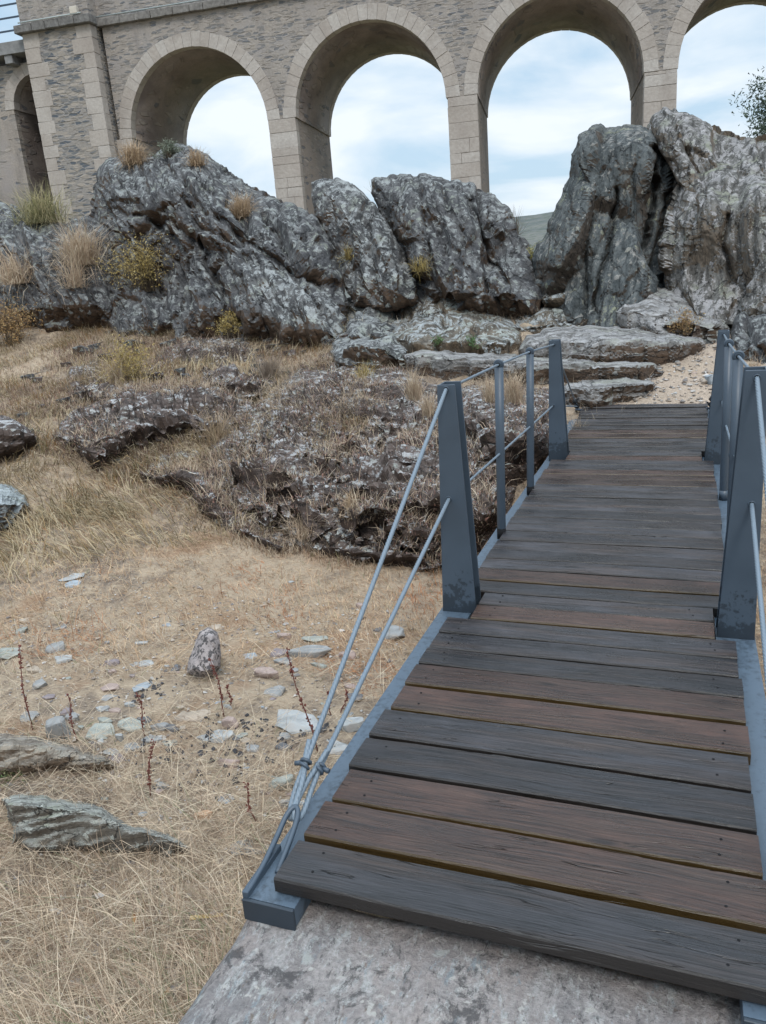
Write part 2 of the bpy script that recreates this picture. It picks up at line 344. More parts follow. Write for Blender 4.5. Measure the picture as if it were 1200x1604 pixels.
def wood_mat(name, dark, light, edge, rough=0.5):
    m = NT(name); oi = m.n('ShaderNodeObjectInfo'); c0 = m.coord('Object')
    off = m.n('ShaderNodeCombineXYZ', {0: m.math('MULTIPLY', oi.outputs['Random'], 37.0), 1: m.math('MULTIPLY', oi.outputs['Random'], 91.0), 2: 0.0}).outputs[0]
    c = m.n('ShaderNodeVectorMath', {0: c0, 1: off}, operation='ADD').outputs[0]
    wob = m.n('ShaderNodeVectorMath', {0: c, 1: m.n('ShaderNodeVectorMath', {0: m.n('ShaderNodeTexNoise', {'Vector': m.map(c, scale=(2.2, 5, 5)), 'Scale': 1.0, 'Detail': 2}).outputs[1], 3: 0.05}, operation='SCALE').outputs[0]}, operation='ADD').outputs[0]
    g1 = m.noise(m.map(wob, scale=(1.4, 60, 60)), 1.6, 7, 0.62); g2 = m.noise(m.map(wob, scale=(3.0, 130, 130)), 1.6, 6, 0.7)
    g3 = m.noise(m.map(c, scale=(1.5, 4, 4)), 1.8, 4, 0.6)
    col = m.mix(m.ramp(g1, [(0.34, 0.0), (0.66, 1.0)]), dark, light)
    col = m.mix(m.ramp(g2, [(0.40, 0.5), (0.54, 0.0)]), col, tuple(x * 0.35 for x in dark))
    col = m.mix(m.ramp(g3, [(0.48, 0.0), (0.66, 0.40)]), col, tuple(x * 1.6 for x in light))
    brn = m.ramp(m.noise(m.map(c, scale=(1.1, 9, 9)), 1.3, 5, 0.6), [(0.45, 0.0), (0.68, 0.65)]); col = m.mix(brn, col, m.mix(m.ramp(g1, [(0.34, 0.0), (0.66, 1.0)]), (0.016, 0.010, 0.007), (0.070, 0.043, 0.030)))
    # drying cracks: a few long dark splits
    ckn = m.noise(m.map(wob, scale=(1.0, 26, 26)), 1.0, 3, 0.5)
    ck = m.ramp(m.math('ABSOLUTE', m.math('SUBTRACT', ckn, 0.5)), [(0.0, 1.0), (0.010, 0.0)])
    ckmask = m.ramp(m.noise(m.map(c, scale=(1.3, 9, 9)), 1.5, 2), [(0.52, 0.0), (0.58, 1.0)])
    ck = m.math('MULTIPLY', ck, ckmask)
    col = m.mix(ck, col, (0.006, 0.005, 0.005))
    # knots
    kv = m.map(c, scale=(2.3, 7.0, 0.01)); kd = m.voro(kv, 1.0); kn = m.ramp(kd, [(0.045, 1.0), (0.13, 0.0)])
    col = m.mix(m.math('MULTIPLY', kn, 0.8), col, tuple(x * 0.4 for x in dark))
    tv = m.math('MULTIPLY_ADD', oi.outputs['Random'], 0.7); m.t.nodes[-1].inputs[2].default_value = 0.6
    col = m.mix(1.0, col, m.n('ShaderNodeCombineColor', {0: tv, 1: tv, 2: tv}).outputs[0], 'MULTIPLY')
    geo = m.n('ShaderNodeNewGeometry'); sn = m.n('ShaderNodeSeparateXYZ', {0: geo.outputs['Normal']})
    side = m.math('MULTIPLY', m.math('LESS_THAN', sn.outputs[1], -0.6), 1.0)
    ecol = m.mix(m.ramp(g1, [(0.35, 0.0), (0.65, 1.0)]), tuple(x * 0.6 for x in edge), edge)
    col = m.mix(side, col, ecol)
    h = m.math('ADD', m.math('MULTIPLY', g2, 0.6), m.math('SUBTRACT', m.math('MULTIPLY', g1, 0.5), m.math('MULTIPLY', ck, 2.2)))
    rg = m.ramp(g3, [(0.38, rough - 0.14), (0.62, rough + 0.12)])
    return m.done(col, rg, m.bump(h, 0.6, 0.006), 0.5)

def steel_mat(name, col=(0.040, 0.058, 0.080), wear=0.25, rough=0.42, stain=0.5):
    m = NT(name); c = m.coord('Object'); n1 = m.noise(c, 4, 5, 0.6); n2 = m.noise(c, 40, 6, 0.7); n3 = m.noise(c, 150, 4, 0.7)
    cc = m.mix(m.ramp(n1, [(0.35, 0.0), (0.7, 0.5)]), col, tuple(x * 1.25 for x in col))
    cc = m.mix(m.ramp(m.math('ADD', m.math('MULTIPLY', n2, 0.6), m.math('MULTIPLY', n1, 0.4)), [(0.60 - 0.1 * wear, 0.0), (0.64, stain)]), cc, tuple(x * 0.3 for x in col))
    rr = m.ramp(n1, [(0.3, rough - 0.08), (0.7, rough + 0.12)])
    h = m.math('ADD', m.math('MULTIPLY', n3, 0.5), n2)
    return m.done(cc, rr, m.bump(h, 0.25, 0.002), 0.5)

def post_mat():
    m = NT('post_paint_splashed'); c = m.coord('Object'); n1 = m.noise(c, 5, 5, 0.6); n2 = m.noise(c, 55, 5, 0.6); n3 = m.noise(c, 9, 6, 0.65)
    col = (0.042, 0.060, 0.082); z = m.n('ShaderNodeSeparateXYZ', {0: c}).outputs[2]
    cc = m.mix(m.ramp(n1, [(0.35, 0.0), (0.7, 0.6)]), col, tuple(x * 1.3 for x in col))
    lowm = m.math('SUBTRACT', 0.33, z); a = m.math('ADD', m.math('MULTIPLY', lowm, 0.9), m.math('ADD', m.math('MULTIPLY', n3, 0.55), m.math('MULTIPLY', n2, 0.35)))
    cc = m.mix(m.ramp(a, [(0.56, 0.0), (0.60, 0.75)]), cc, tuple(x * 0.32 for x in col))
    return m.done(cc, m.ramp(n1, [(0.3, 0.36), (0.7, 0.52)]), m.bump(m.noise(c, 160, 4, 0.7), 0.2, 0.002), 0.5)
def flat_mat(name, col, rough=0.8, var=0.3, scale=8, bump=0.3):
    m = NT(name); c = m.coord('Object'); n = m.noise(c, scale, 6, 0.65)
    cc = m.mix(m.ramp(n, [(0.3, 0.0), (0.7, 1.0)]), tuple(x * (1 - var) for x in col), tuple(min(1, x * (1 + var)) for x in col))
    return m.done(cc, rough, m.bump(n, bump, 0.03), 0.2)

M_ground = ground_mat()
M_rubble = masonry_mat('rubble_masonry', mortar=(0.35, 0.315, 0.285), stoneamt=0.62, scale=1.9)
M_rubble_dark = masonry_mat('slate_rubble_masonry', mortar=(0.31, 0.285, 0.26), stoneamt=0.95, scale=1.6, show=1.0)
M_soffit = masonry_mat('vault_plaster', mortar=(0.31, 0.265, 0.235), stoneamt=0.25, scale=0.8, soffit=True)
M_jamb = masonry_mat('pale_jamb_masonry', mortar=(0.31, 0.265, 0.23), stoneamt=0.35, scale=1.2)
M_ashlar = ashlar_mat('pale_ashlar')
M_steel = steel_mat('blue_grey_paint'); M_post = post_mat()
M_steel_lt = steel_mat('blue_grey_paint_worn_sky_sheen', (0.062, 0.088, 0.118), 0.9, 0.38, 0.85)  # base lightened to paint in the sky's reflection on the beam flange
M_galv = steel_mat('galvanised_wire', (0.13, 0.165, 0.20), 0.3, 0.4)
M_wgrey = wood_mat('weathered_grey_wood', (0.009, 0.008, 0.0085), (0.040, 0.038, 0.043), (0.022, 0.018, 0.016), 0.38)
M_wbrown = wood_mat('stained_brown_wood', (0.016, 0.009, 0.007), (0.066, 0.034, 0.024), (0.06, 0.036, 0.012), 0.35)
M_blade = tint_mat('dry_blades', 0.7, trans=0.25)
M_leaf = tint_mat('leaf_tint', 0.6, trans=0.2)
M_bark = flat_mat('bark', (0.11, 0.085, 0.065), 0.9, 0.4, 20)
M_black = flat_mat('black_metal_hole_shade', (0.008, 0.008, 0.009), 0.9)  # for black metal parts; also paints the shade in rope holes
M_conc = flat_mat('grey_concrete', (0.20, 0.20, 0.20), 0.9, 0.25, 5)
M_rail = flat_mat('rail_metal', (0.05, 0.07, 0.10), 0.5, 0.2)

# ------------------------------------------------------------------ terrain
_cp = [  # (px, py, Y)
 (100, 1500, 1.65), (350, 1300, 2.2), (250, 1100, 3.1), (100, 950, 4.1), (400, 950, 4.35), (600, 1000, 4.3), (20, 1250, 2.25),
 (650, 940, 4.9), (330, 800, 6.2), (560, 885, 5.3), (100, 810, 5.75), (150, 745, 6.6), (20, 700, 7.2), (20, 640, 8.6), (220, 700, 7.4),
 (20, 580, 10.6), (20, 520, 12.8), (250, 525, 12.5), (420, 535, 12.0), (250, 600, 10.0), (400, 640, 9.0),
 (560, 545, 11.3), (640, 560, 10.8), (720, 620, 9.3), (800, 700, 7.6), (760, 800, 6.4),
 (900, 620, 9.3), (1000, 600, 9.9), (1080, 560, 11.2), (1150, 600, 9.9), (900, 545, 12.0), (1000, 540, 12.3), (820, 500, 13.6), (1090, 500, 13.4), (1180, 560, 11.2)]
_W = [tuple(at1(*c)) for c in _cp] + [
 (-0.4, 3.0, -2.3), (-0.4, 5.0, -2.35), (-0.3, 7.0, -2.15), (0.0, 8.7, -1.72), (1.2, 3.5, -2.35), (2.5, 5, -2.35), (2.5, 8, -1.75), (4.5, 10, -1.2), (1.5, 1.2, -2.2),
 (-1.3, 1.0, -2.1), (-2, -1, -2.2), (0, -2, -2.0), (3, -2, -2.0), (-5, -3, -2.4), (-6, 1, -2.4), (-8, 4, -2.3), (-13, 8, -1.6), (-20, 14, -0.9), (7, 2, -2.1), (9, 7, -1.6), (10, 13, -0.6),
 (-18, 20, -0.6), (-8, 21, -0.9), (-3, 17, -1.0), (-1, 24, -1.6), (6, 20, -0.4), (14, 22, 0.2), (-26, 26, -0.3), (-10, 34, -2.0), (2, 36, -2.4), (16, 36, -1.5), (-30, 10, -1.2), (-30, -10, -2.5), (0, -20, -2.5), (25, -12, -2), (25, 10, -0.5)]
_W = np.array(_W)
def _phi(r2): return 0.5 * r2 * np.log(r2 + 1e-6)
_S = 10.0
_A = _W[:, :2] / _S; _K = _phi(((_A[:, None] - _A[None]) ** 2).sum(-1)) + np.eye(len(_A)) * 0.004
_Pm = np.hstack([np.ones((len(_A), 1)), _A]); _N = len(_A)
_big = np.block([[_K, _Pm], [_Pm.T, np.zeros((3, 3))]])
_sol = np.linalg.solve(_big, np.concatenate([_W[:, 2], np.zeros(3)]))
def ground_z(X, Y, detail=True):
    X = np.asarray(X, float); Y = np.asarray(Y, float); sh = X.shape; X = X.ravel(); Y = Y.ravel()
    r = np.hypot(X, Y); s = np.minimum(1.0, 38.0 / np.maximum(r, 1e-6)); Xc, Yc = X * s, Y * s
    z = np.zeros_like(X)
    for i in range(0, len(X), 60000):
        a = np.stack([Xc[i:i + 60000], Yc[i:i + 60000]], 1) / _S
        z[i:i + 60000] = _phi(((a[:, None] - _A[None]) ** 2).sum(-1)) @ _sol[:_N] + _sol[_N] + a @ _sol[_N + 1:]
    z = np.clip(z, -3.2, 1.0)
    z = z - np.clip((r - 38) / 80, 0, 1) * 9          # the valley falls away behind the viaduct
    if detail:
        P = np.stack([X, Y, np.zeros_like(X)], 1); fade = np.clip(1.5 - r / 60, 0, 1)
        z = z + fade * (0.10 * fbm(P * 0.7, 4, 3) + 0.035 * fbm(P * 3.2, 4, 9) + 0.012 * fbm(P * 14, 3, 19))
    return z.reshape(sh)
def hit(px, py, y0=0.9, y1=40):
    """where the pixel's ray meets the ground"""
    d = ray(px, py); ys = np.linspace(y0, y1, 1200); P = d[None] * (ys / d[1])[:, None]
    below = P[:, 2] < ground_z(P[:, 0], P[:, 1])
    i = int(np.argmax(below)) if below.any() else len(ys) - 1
    return P[i]

def build_ground():
    th = np.concatenate([np.linspace(-180, -62, 40)[:-1], np.linspace(-62, 22, 520), np.linspace(22, 180, 50)[1:-1]])
    rr = np.concatenate([np.linspace(0.3, 1.2, 10)[:-1], np.geomspace(1.2, 40, 520), np.geomspace(40, 1500, 60)[1:]])
    T_, R_ = np.meshgrid(np.radians(th), rr); X = R_ * np.sin(T_); Y = R_ * np.cos(T_); Z = ground_z(X, Y)
    nr, nt = X.shape; V = np.stack([X, Y, Z], -1).reshape(-1, 3)
    i = np.arange(nr * nt).reshape(nr, nt); j = np.roll(i, -1, axis=1)
    Q = np.stack([i[:-1], i[1:], j[1:], j[:-1]], -1).reshape(-1, 4)
    c = len(V); V = np.vstack([V, [[0, 0, ground_z(np.array([0.0]), np.array([0.0]))[0]]]])
    T1 = np.concatenate([Q[:, [0, 1, 2]], Q[:, [0, 2, 3]], np.stack([i[0], j[0], np.full(nt, c)], -1)])
    P = V
    path = np.exp(-((P[:, 0] - (0.35 + 0.18 * (P[:, 1] - 9))) / 1.3) ** 2) * sstep(8.3, 9.2, P[:, 1]) * (1 - sstep(14, 16, P[:, 1]))
    path = np.clip(path * (1.3 + 0.8 * fbm(P * 1.3, 3, 5)), 0, 1)
    far = sstep(18, 40, np.hypot(P[:, 0], P[:, 1]))
    tint = np.stack([path, far, path * 0], 1)
    # y order: keep normals upward
    o = mesh_np('ground', V, T1[:, ::-1], M_ground, smooth=True, tint=tint); tag(o, kind='structure'); return o
build_ground()

# far hillside
def build_hill():
    xs = np.linspace(-900, 900, 160); ys = np.linspace(180, 760, 60); X, Y = np.meshgrid(xs, ys)
    ridge = 41 + 9 * np.sin(X / 210.0 + 0.6) + 5 * np.sin(X / 77.0)
    Z = -13 + (ridge + 9) * sstep(180, 640, Y) + 3.0 * fbm(np.stack([X / 60, Y / 60, X * 0], -1).reshape(-1, 3), 5, 2).reshape(X.shape)
    n, k = X.shape; i = np.arange(n * k).reshape(n, k)
    Q = np.stack([i[:-1, :-1], i[:-1, 1:], i[1:, 1:], i[1:, :-1]], -1).reshape(-1, 4)
    m = NT('hillside_scrub'); c = m.coord('Object')
    a = m.noise(m.map(c, scale=(1, 1, 3)), 0.035, 8, 0.7); b = m.noise(c, 0.25, 6, 0.7)
    col = m.mix(m.ramp(a, [(0.4, 0.0), (0.6, 1.0)]), (0.072, 0.082, 0.080), (0.12, 0.12, 0.105))
    col = m.mix(m.ramp(b, [(0.5, 0.0), (0.6, 0.7)]), col, (0.045, 0.06, 0.04))
    mat = m.done(col, 0.95)
    o = mesh_np('far_hill', np.stack([X, Y, Z], -1).reshape(-1, 3), np.concatenate([Q[:, [0, 1, 2]], Q[:, [0, 2, 3]]]), mat); tag(o, kind='structure')
build_hill()

# ------------------------------------------------------------------ rocks
def poly_dist(P, L):
    """distance of points P (n,2) to the closed polyline L (m,2)"""
    A = L; B = np.roll(L, -1, axis=0); d = np.full(len(P), 1e9)
    for a, b in zip(A, B):
        ab = b - a; t = np.clip(((P - a) @ ab) / max(1e-9, ab @ ab), 0, 1)
        d = np.minimum(d, np.hypot(*(P - (a + t[:, None] * ab)).T))
    return d
def inside(P, L):
    x, y = P.T; r = np.zeros(len(P), bool); B = np.roll(L, -1, axis=0)
    for (x0, y0), (x1, y1) in zip(L, B):
        if y0 == y1: continue
        c = ((y0 > y) != (y1 > y)) & (x < (x1 - x0) * (y - y0) / (y1 - y0) + x0); r ^= c
    return r
ROCKS = {}
def ground_Y(P2):
    x0, y0 = P2.min(0) - 2; x1, y1 = P2.max(0) + 2
    gx = np.linspace(x0, x1, max(3, int((x1 - x0) / 14) + 2)); gy = np.linspace(y0, y1, max(3, int((y1 - y0) / 8) + 2))
    GX, GY = np.meshgrid(gx, gy); d = ray(GX.ravel(), GY.ravel()); Ys = np.geomspace(1.0, 22, 260); r = np.full(len(d), np.nan)
    for k in range(len(d)):
        P = d[k][None] * (Ys / d[k, 1])[:, None]; b = P[:, 2] < ground_z(P[:, 0], P[:, 1], False)
        r[k] = Ys[np.argmax(b)] if b.any() else 22
    r = np.minimum(r, 14.2).reshape(GX.shape)
    u = (P2[:, 0] - gx[0]) / (gx[1] - gx[0]); v = (P2[:, 1] - gy[0]) / (gy[1] - gy[0])
    i = np.clip(u.astype(int), 0, len(gx) - 2); j = np.clip(v.astype(int), 0, len(gy) - 2); fu, fv = u - i, v - j
    return (r[j, i] * (1 - fu) + r[j, i + 1] * fu) * (1 - fv) + (r[j + 1, i] * (1 - fu) + r[j + 1, i + 1] * fu) * fv + 0.06
def rock(name, label, outline, Yb, Yt, T, mat, step=3.2, ns=(0.65, -0.25, 0.7), facet=0.16, strata=0.10, th=0.16, rough=0.05,
         cracks=(), feats=(), seed=1, dm=None, cells=0.9, rnd_edge=1.0, cat='rock', group=None, back=0.8, drape=False, terrace=0.0, crisp=0.75):
    rg = np.random.default_rng(seed); L0 = np.array(outline, float)
    # resample the outline with a ragged edge
    pts = []
    for a, b in zip(L0, np.roll(L0, -1, axis=0)):
        n = max(1, int(round(np.hypot(*(b - a)) / step)))
        for k in range(n): pts.append(a + (b - a) * k / n)
    L = np.array(pts)
    q = np.column_stack([L / 14.0, np.full(len(L), seed * 3.1)])
    L = L + rnd_edge * np.column_stack([fbm(q, 3, seed) * 5.0, fbm(q + 50, 3, seed) * 5.0])
    x0, y0 = L.min(0); x1, y1 = L.max(0)
    gx = np.arange(x0, x1, step); gy = np.arange(y0, y1, step * 0.87)
    GX, GY = np.meshgrid(gx, gy); GX[1::2] += step / 2
    G = np.column_stack([GX.ravel(), GY.ravel()]); G += rg.uniform(-0.22, 0.22, G.shape) * step
    G = G[inside(G, L)]; G = G[poly_dist(G, L) > step * 0.45]
    allp = np.vstack([L, G]); nb = len(L)
    vv, ee, ff, ov, oe, of = delaunay_2d_cdt([Vector(p) for p in allp], [], [list(range(nb))], 1, 1e-5)
    P2 = np.array([(v.x, v.y) for v in vv]); Tt = np.array([f for f in ff if len(f) == 3])
    d = poly_dist(P2, L); bnd = d < 1e-3
    dmx = dm or max(8.0, d.max() * 0.75)
    t = np.clip(d / dmx, 0, 1); bul = np.sqrt(np.clip(1 - (1 - t) ** 2, 0, 1))
    bul = 0.55 * bul + 0.45 * t if drape else 0.35 * bul + 0.65 * np.minimum(1, t * 1.25)
    fy = np.clip((y1 - P2[:, 1]) / max(1e-6, (y1 - y0)), 0, 1)
    Ylin = Yb + (Yt - Yb) * fy
    dY = np.zeros(len(P2))
    for (fx_, fy_, amt, rad) in feats:
        dY += amt * np.exp(-((P2[:, 0] - fx_) ** 2 + (P2[:, 1] - fy_) ** 2) / rad ** 2)
    crk = np.zeros(len(P2))
    for (line, depth, wd) in cracks:
        l = np.array(line, float); dd = np.full(len(P2), 1e9)
        wob = P2 + np.column_stack([fbm(np.column_stack([P2 / 22.0, P2[:, :1] * 0]), 2, 7), fbm(np.column_stack([P2 / 22.0 + 9, P2[:, :1] * 0]), 2, 8)]) * 6
        for a, b in zip(l[:-1], l[1:]):
            ab = b - a; tt = np.clip(((wob - a) @ ab) / max(1e-9, ab @ ab), 0, 1)
            dd = np.minimum(dd, np.hypot(*(wob - (a + tt[:, None] * ab)).T))
        crk = np.maximum(crk, depth * np.exp(-(dd / wd) ** 2))
    if drape:
        Ylin = ground_Y(P2); xq = np.clip(P2[:, 0], L[:, 0].min() + 1, L[:, 0].max() - 1); low = np.full(len(P2), -1e9)
        for a, b in zip(L, np.roll(L, -1, axis=0)):
            lo_, hi_ = min(a[0], b[0]), max(a[0], b[0]); m_ = (xq >= lo_) & (xq <= hi_) if hi_ > lo_ else np.zeros(len(xq), bool)
            yy = a[1] + (b[1] - a[1]) * (xq - a[0]) / ((b[0] - a[0]) or 1); low = np.where(m_, np.maximum(low, yy), low)
        low = np.maximum(low, P2[:, 1]); Yb_ = ground_Y(np.column_stack([xq, low])); up_ = np.maximum(0, low - P2[:, 1])
        # the foot of the rock stands on the ground: its face never leans out past its own foot
        floor_ = Yb_ - 0.10 * sstep(0, 30, up_) + 0.10 * (Ylin - Yb_)
        Yf0 = np.maximum(Ylin - T * bul, floor_); bul = (Ylin - Yf0) / T
    Yf = Ylin - T * bul + (dY) * t; Yk = Ylin + T * back * bul
    A = at(P2[:, 0], P2[:, 1], Yf)
    if drape and terrace:
        zt = A[:, 2] / terrace + 2.6 * fbm(A * 0.8, 2, seed + 31) + 1.5 * fbm(A * 2.6, 3, seed + 32); k0 = np.floor(zt); fr = zt - k0
        lz = (sstep(0.62, 0.95, fr) - fr) * terrace * np.clip(t * 2, 0, 1)
        A = A + np.column_stack([0 * lz, -0.35 * lz, lz * 0.9])
    Bk = at(P2[:, 0], P2[:, 1], Yk)
    # smooth normals of the front
    def vn(V):
        n = np.cross(V[Tt[:, 1]] - V[Tt[:, 0]], V[Tt[:, 2]] - V[Tt[:, 0]]); N = np.zeros_like(V)
        for k in range(3): np.add.at(N, Tt[:, k], n)
        return N / (np.linalg.norm(N, axis=1, keepdims=True) + 1e-9)
    N = vn(A)
    if np.mean(np.sum(N * A, 1)) > 0: N = -N; Tt = Tt[:, ::-1]
    nsv = np.array(ns, float); nsv /= np.linalg.norm(nsv)
    def disp(V):
        D = np.zeros(len(V))
        # fractured facets: anisotropic cells, each with its own tilt and offset
        u = np.cross(nsv, [0.3, 1, 0.1]); u /= np.linalg.norm(u); w_ = np.cross(nsv, u)
        Q = np.column_stack([V @ u * 0.30, V @ w_ * 0.55, V @ nsv * 1.9]) / cells
        Q = Q + 0.06 * np.column_stack([fbm(V * 1.1 / cells, 3, seed + 20), fbm(V * 1.1 / cells + 7, 3, seed + 21), fbm(V * 1.1 / cells + 13, 3, seed + 22)])
        for sc2, amp in ((0.62, facet * 1.15), (1.5, facet * 0.78 * crisp), (3.6, facet * 0.36 * crisp), (8.0, facet * 0.14 * crisp)):
            q = Q * sc2; lo, hi = q.min(0) - 1, q.max(0) + 1
            i0 = np.floor(q).astype(int); num = np.zeros(len(q)); den = np.zeros(len(q)); best = np.full(len(q), 1e9); sec = np.full(len(q), 1e9); dat = []
            for a in (-1, 0, 1):
                for b in (-1, 0, 1):
                    for c in (-1, 0, 1):
                        ii = i0 + [a, b, c]
                        s = np.column_stack([ii[:, k] + _hash(ii[:, 0], ii[:, 1], ii[:, 2], seed + 40 + k) for k in range(3)])
                        dd = ((q - s) ** 2).sum(1); m = dd < best
                        sec = np.where(m, best, np.minimum(sec, dd)); best = np.where(m, dd, best); dat.append((ii, s, dd))
            for ii, s, dd in dat:
                wgt = np.exp(-60.0 * (dd - best)); rel = q - s
                h = [_hash(ii[:, 0], ii[:, 1], ii[:, 2], seed + 60 + k) * 2 - 1 for k in range(4)]
                num += wgt * (0.8 * h[0] + 1.15 * (h[1] * rel[:, 0] + h[2] * rel[:, 1] + h[3] * rel[:, 2])); den += wgt
            e = np.sqrt(sec) - np.sqrt(best)
            D += amp * num / den - amp * 0.45 * np.exp(-(e / 0.05) ** 2)
        # layers standing proud of each other
        if strata:
            for thk, amp in ((th, strata), (th * 0.37, strata * 0.4)):
                tt = V @ nsv / thk + 0.9 * fbm(V * 0.6, 3, seed + 5) / thk * 0.16
                k = np.floor(tt); fr = tt - k; z0 = k * 0
                a = _hash(k.astype(int), z0.astype(int), z0.astype(int), seed + 80); b = _hash((k + 1).astype(int), z0.astype(int), z0.astype(int), seed + 80)
                loc = 0.5 + 0.5 * fbm(V * 0.8 + k[:, None] * 3.7, 2, seed + 6)
                D += amp * ((a + (b - a) * sstep(0.72, 1.0, fr)) - 0.5) * (0.4 + 1.2 * loc)
        D += (0.7 if drape else 0.3) * rough * fbm(V * 2.2 / cells, 5, seed + 11, 0.6)
        return D
    A0 = at(P2[:, 0], P2[:, 1], Ylin) if not drape else A
    Dsp = disp(A0)
    deg = np.zeros(len(A)); E_ = np.vstack([Tt[:, [0, 1]], Tt[:, [1, 2]], Tt[:, [2, 0]]]); np.add.at(deg, E_[:, 0], 1); np.add.at(deg, E_[:, 1], 1)
    for _ in range(1 if not drape else 2):
        sm = np.zeros(len(A)); np.add.at(sm, E_[:, 0], Dsp[E_[:, 1]]); np.add.at(sm, E_[:, 1], Dsp[E_[:, 0]]); w_s = 0.45 if drape else 0.22; Dsp = (1 - w_s) * Dsp + w_s * sm / np.maximum(deg, 1)
    vd = -A / np.linalg.norm(A, axis=1, keepdims=True); N = (N * 0.6 + np.array([0, -0.1, 0.5])) if drape else (N * 0.45 + vd * 0.55 + np.array([0, 0, 0.1])); N /= np.linalg.norm(N, axis=1, keepdims=True)
    k = (0.03 + 0.97 * np.clip(t * 1.6, 0, 1)) if drape else (0.35 + 0.65 * np.clip(t * 2.2, 0, 1))
    A2 = A + N * ((Dsp) * k)[:, None] + (A / np.linalg.norm(A, axis=1, keepdims=True)) * (crk * np.clip(t * 3, 0, 1))[:, None]
    B2 = Bk + N * (-0.6 * Dsp * k)[:, None]; B2[bnd] = A2[bnd]
    nv = len(A2); remap = np.where(bnd, np.arange(nv), np.arange(nv) + nv)
    V = np.vstack([A2, B2]); TT = np.vstack([Tt, remap[Tt][:, ::-1]])
    org = A2[np.argmin(A2[:, 2])]; org = np.array([A2[:, 0].mean(), A2[:, 1].mean(), A2[:, 2].min()])
    used = np.unique(TT); mp = np.full(len(V), -1); mp[used] = np.arange(len(used))
    o = mesh_np(name, V[used], mp[TT], mat, smooth=False, origin=org)
    tag(o, label, cat, group)
    ROCKS[label] = (A2, Tt, P2)
    return o

NL = (0.62, -0.30, 0.72); NV = (0.93, -0.30, 0.22); NH = (0.08, -0.10, 1.0)
M_rA = rock_mat('lichen_schist_dipping', NL, dark=(0.022, 0.022, 0.024), light=(0.10, 0.098, 0.098), lichen=(0.27, 0.28, 0.272), lich=0.24, spots=0.55, brownamt=0.45, sc_=1.0)
M_rA2 = rock_mat('lichen_schist_pale_crust', NL, dark=(0.022, 0.022, 0.024), light=(0.11, 0.108, 0.105), lich=0.40, spots=0.5, lichen=(0.31, 0.32, 0.315), brownamt=0.55)
M_rB = rock_mat('brown_schist', NL, dark=(0.035, 0.03, 0.025), light=(0.14, 0.12, 0.095), lich=0.35, spots=0.4, brown=(0.12, 0.085, 0.055), brownamt=0.95)
M_rG = rock_mat('slate_blue_crag', NV, dark=(0.022, 0.026, 0.027), light=(0.088, 0.095, 0.094), lich=0.14, spots=0.2, lichen=(0.24, 0.23, 0.21), brown=(0.085, 0.062, 0.045), brownamt=0.6, green=0.5)
M_rG2 = rock_mat('ochre_crag', NV, dark=(0.03, 0.027, 0.024), light=(0.14, 0.135, 0.125), lich=0.40, spots=0.25, lichen=(0.33, 0.315, 0.31), brown=(0.165, 0.125, 0.09), brownamt=0.78, green=0.5)
M_rH = rock_mat('pale_ledge', NH, dark=(0.055, 0.05, 0.045), light=(0.20, 0.19, 0.18), lich=0.45, spots=0.3, lichen=(0.33, 0.32, 0.315), brownamt=0.5, sc_=1.2)
M_rM = rock_mat('mossy_bank_rock', NH, dark=(0.022, 0.016, 0.013), light=(0.11, 0.085, 0.075), lich=0.16, spots=0.16, lichen=(0.40, 0.40, 0.40), brown=(0.05, 0.033, 0.025), brownamt=0.8, sc_=1.7, streak=0.8)
M_rT = rock_mat('grey_toe_rock', NH, dark=(0.06, 0.057, 0.06), light=(0.165, 0.16, 0.165), lich=0.42, spots=0.3, lichen=(0.30, 0.30, 0.315), brownamt=0.3, sc_=1.8)
M_rP = rock_mat('greenish_crusted_slab', (-0.3, 0.3, 0.9), dark=(0.07, 0.067, 0.058), light=(0.27, 0.265, 0.24), lich=0.55, spots=0.5, lichen=(0.38, 0.385, 0.345), brown=(0.12, 0.10, 0.08), brownamt=0.6, green=0.35, sc_=3.4)
M_rS = rock_mat('pale_lichen_boulder', (0.3, 0.2, 1), dark=(0.09, 0.10, 0.105), light=(0.27, 0.29, 0.30), lich=0.6, spots=0.5, lichen=(0.36, 0.39, 0.39), brownamt=0.3, sc_=2.6)

rock('rock_outcrop', 'dark lichen-spotted crag at the left edge, below the slate-filled masonry tower',
     [(-60, 300), (-20, 305), (20, 322), (60, 345), (100, 350), (140, 342), (175, 360), (200, 420), (215, 480), (205, 535), (100, 540), (40, 545), (-60, 560)],
     13.2, 15.2, 1.2, M_rA, seed=11, ns=NL, facet=0.2, strata=0.14)
rock('rock_outcrop', 'big humped lichen-grey outcrop at left, with dry tufts along its top and right slope',
     [(152, 262), (165, 246), (190, 240), (225, 246), (250, 238), (275, 226), (300, 232), (330, 243), (352, 264), (385, 288), (425, 304), (452, 322), (482, 338), (502, 356), (520, 385), (530, 430), (545, 480), (540, 545), (440, 552), (330, 548), (240, 545), (180, 540), (160, 470), (148, 400), (140, 340), (146, 300)],
     12.6, 16.2, 1.5, M_rA, seed=12, ns=NL, facet=0.26, strata=0.13, th=0.22, dm=75,
     cracks=(([(290, 250), (330, 330), (420, 400), (500, 450)], 0.25, 5), ([(320, 380), (345, 440), (372, 500)], 0.45, 7), ([(180, 330), (260, 345), (330, 390)], 0.2, 5)),
     feats=((270, 450, 0.9, 90), (180, 470, 0.7, 60), (300, 330, -0.3, 80)))
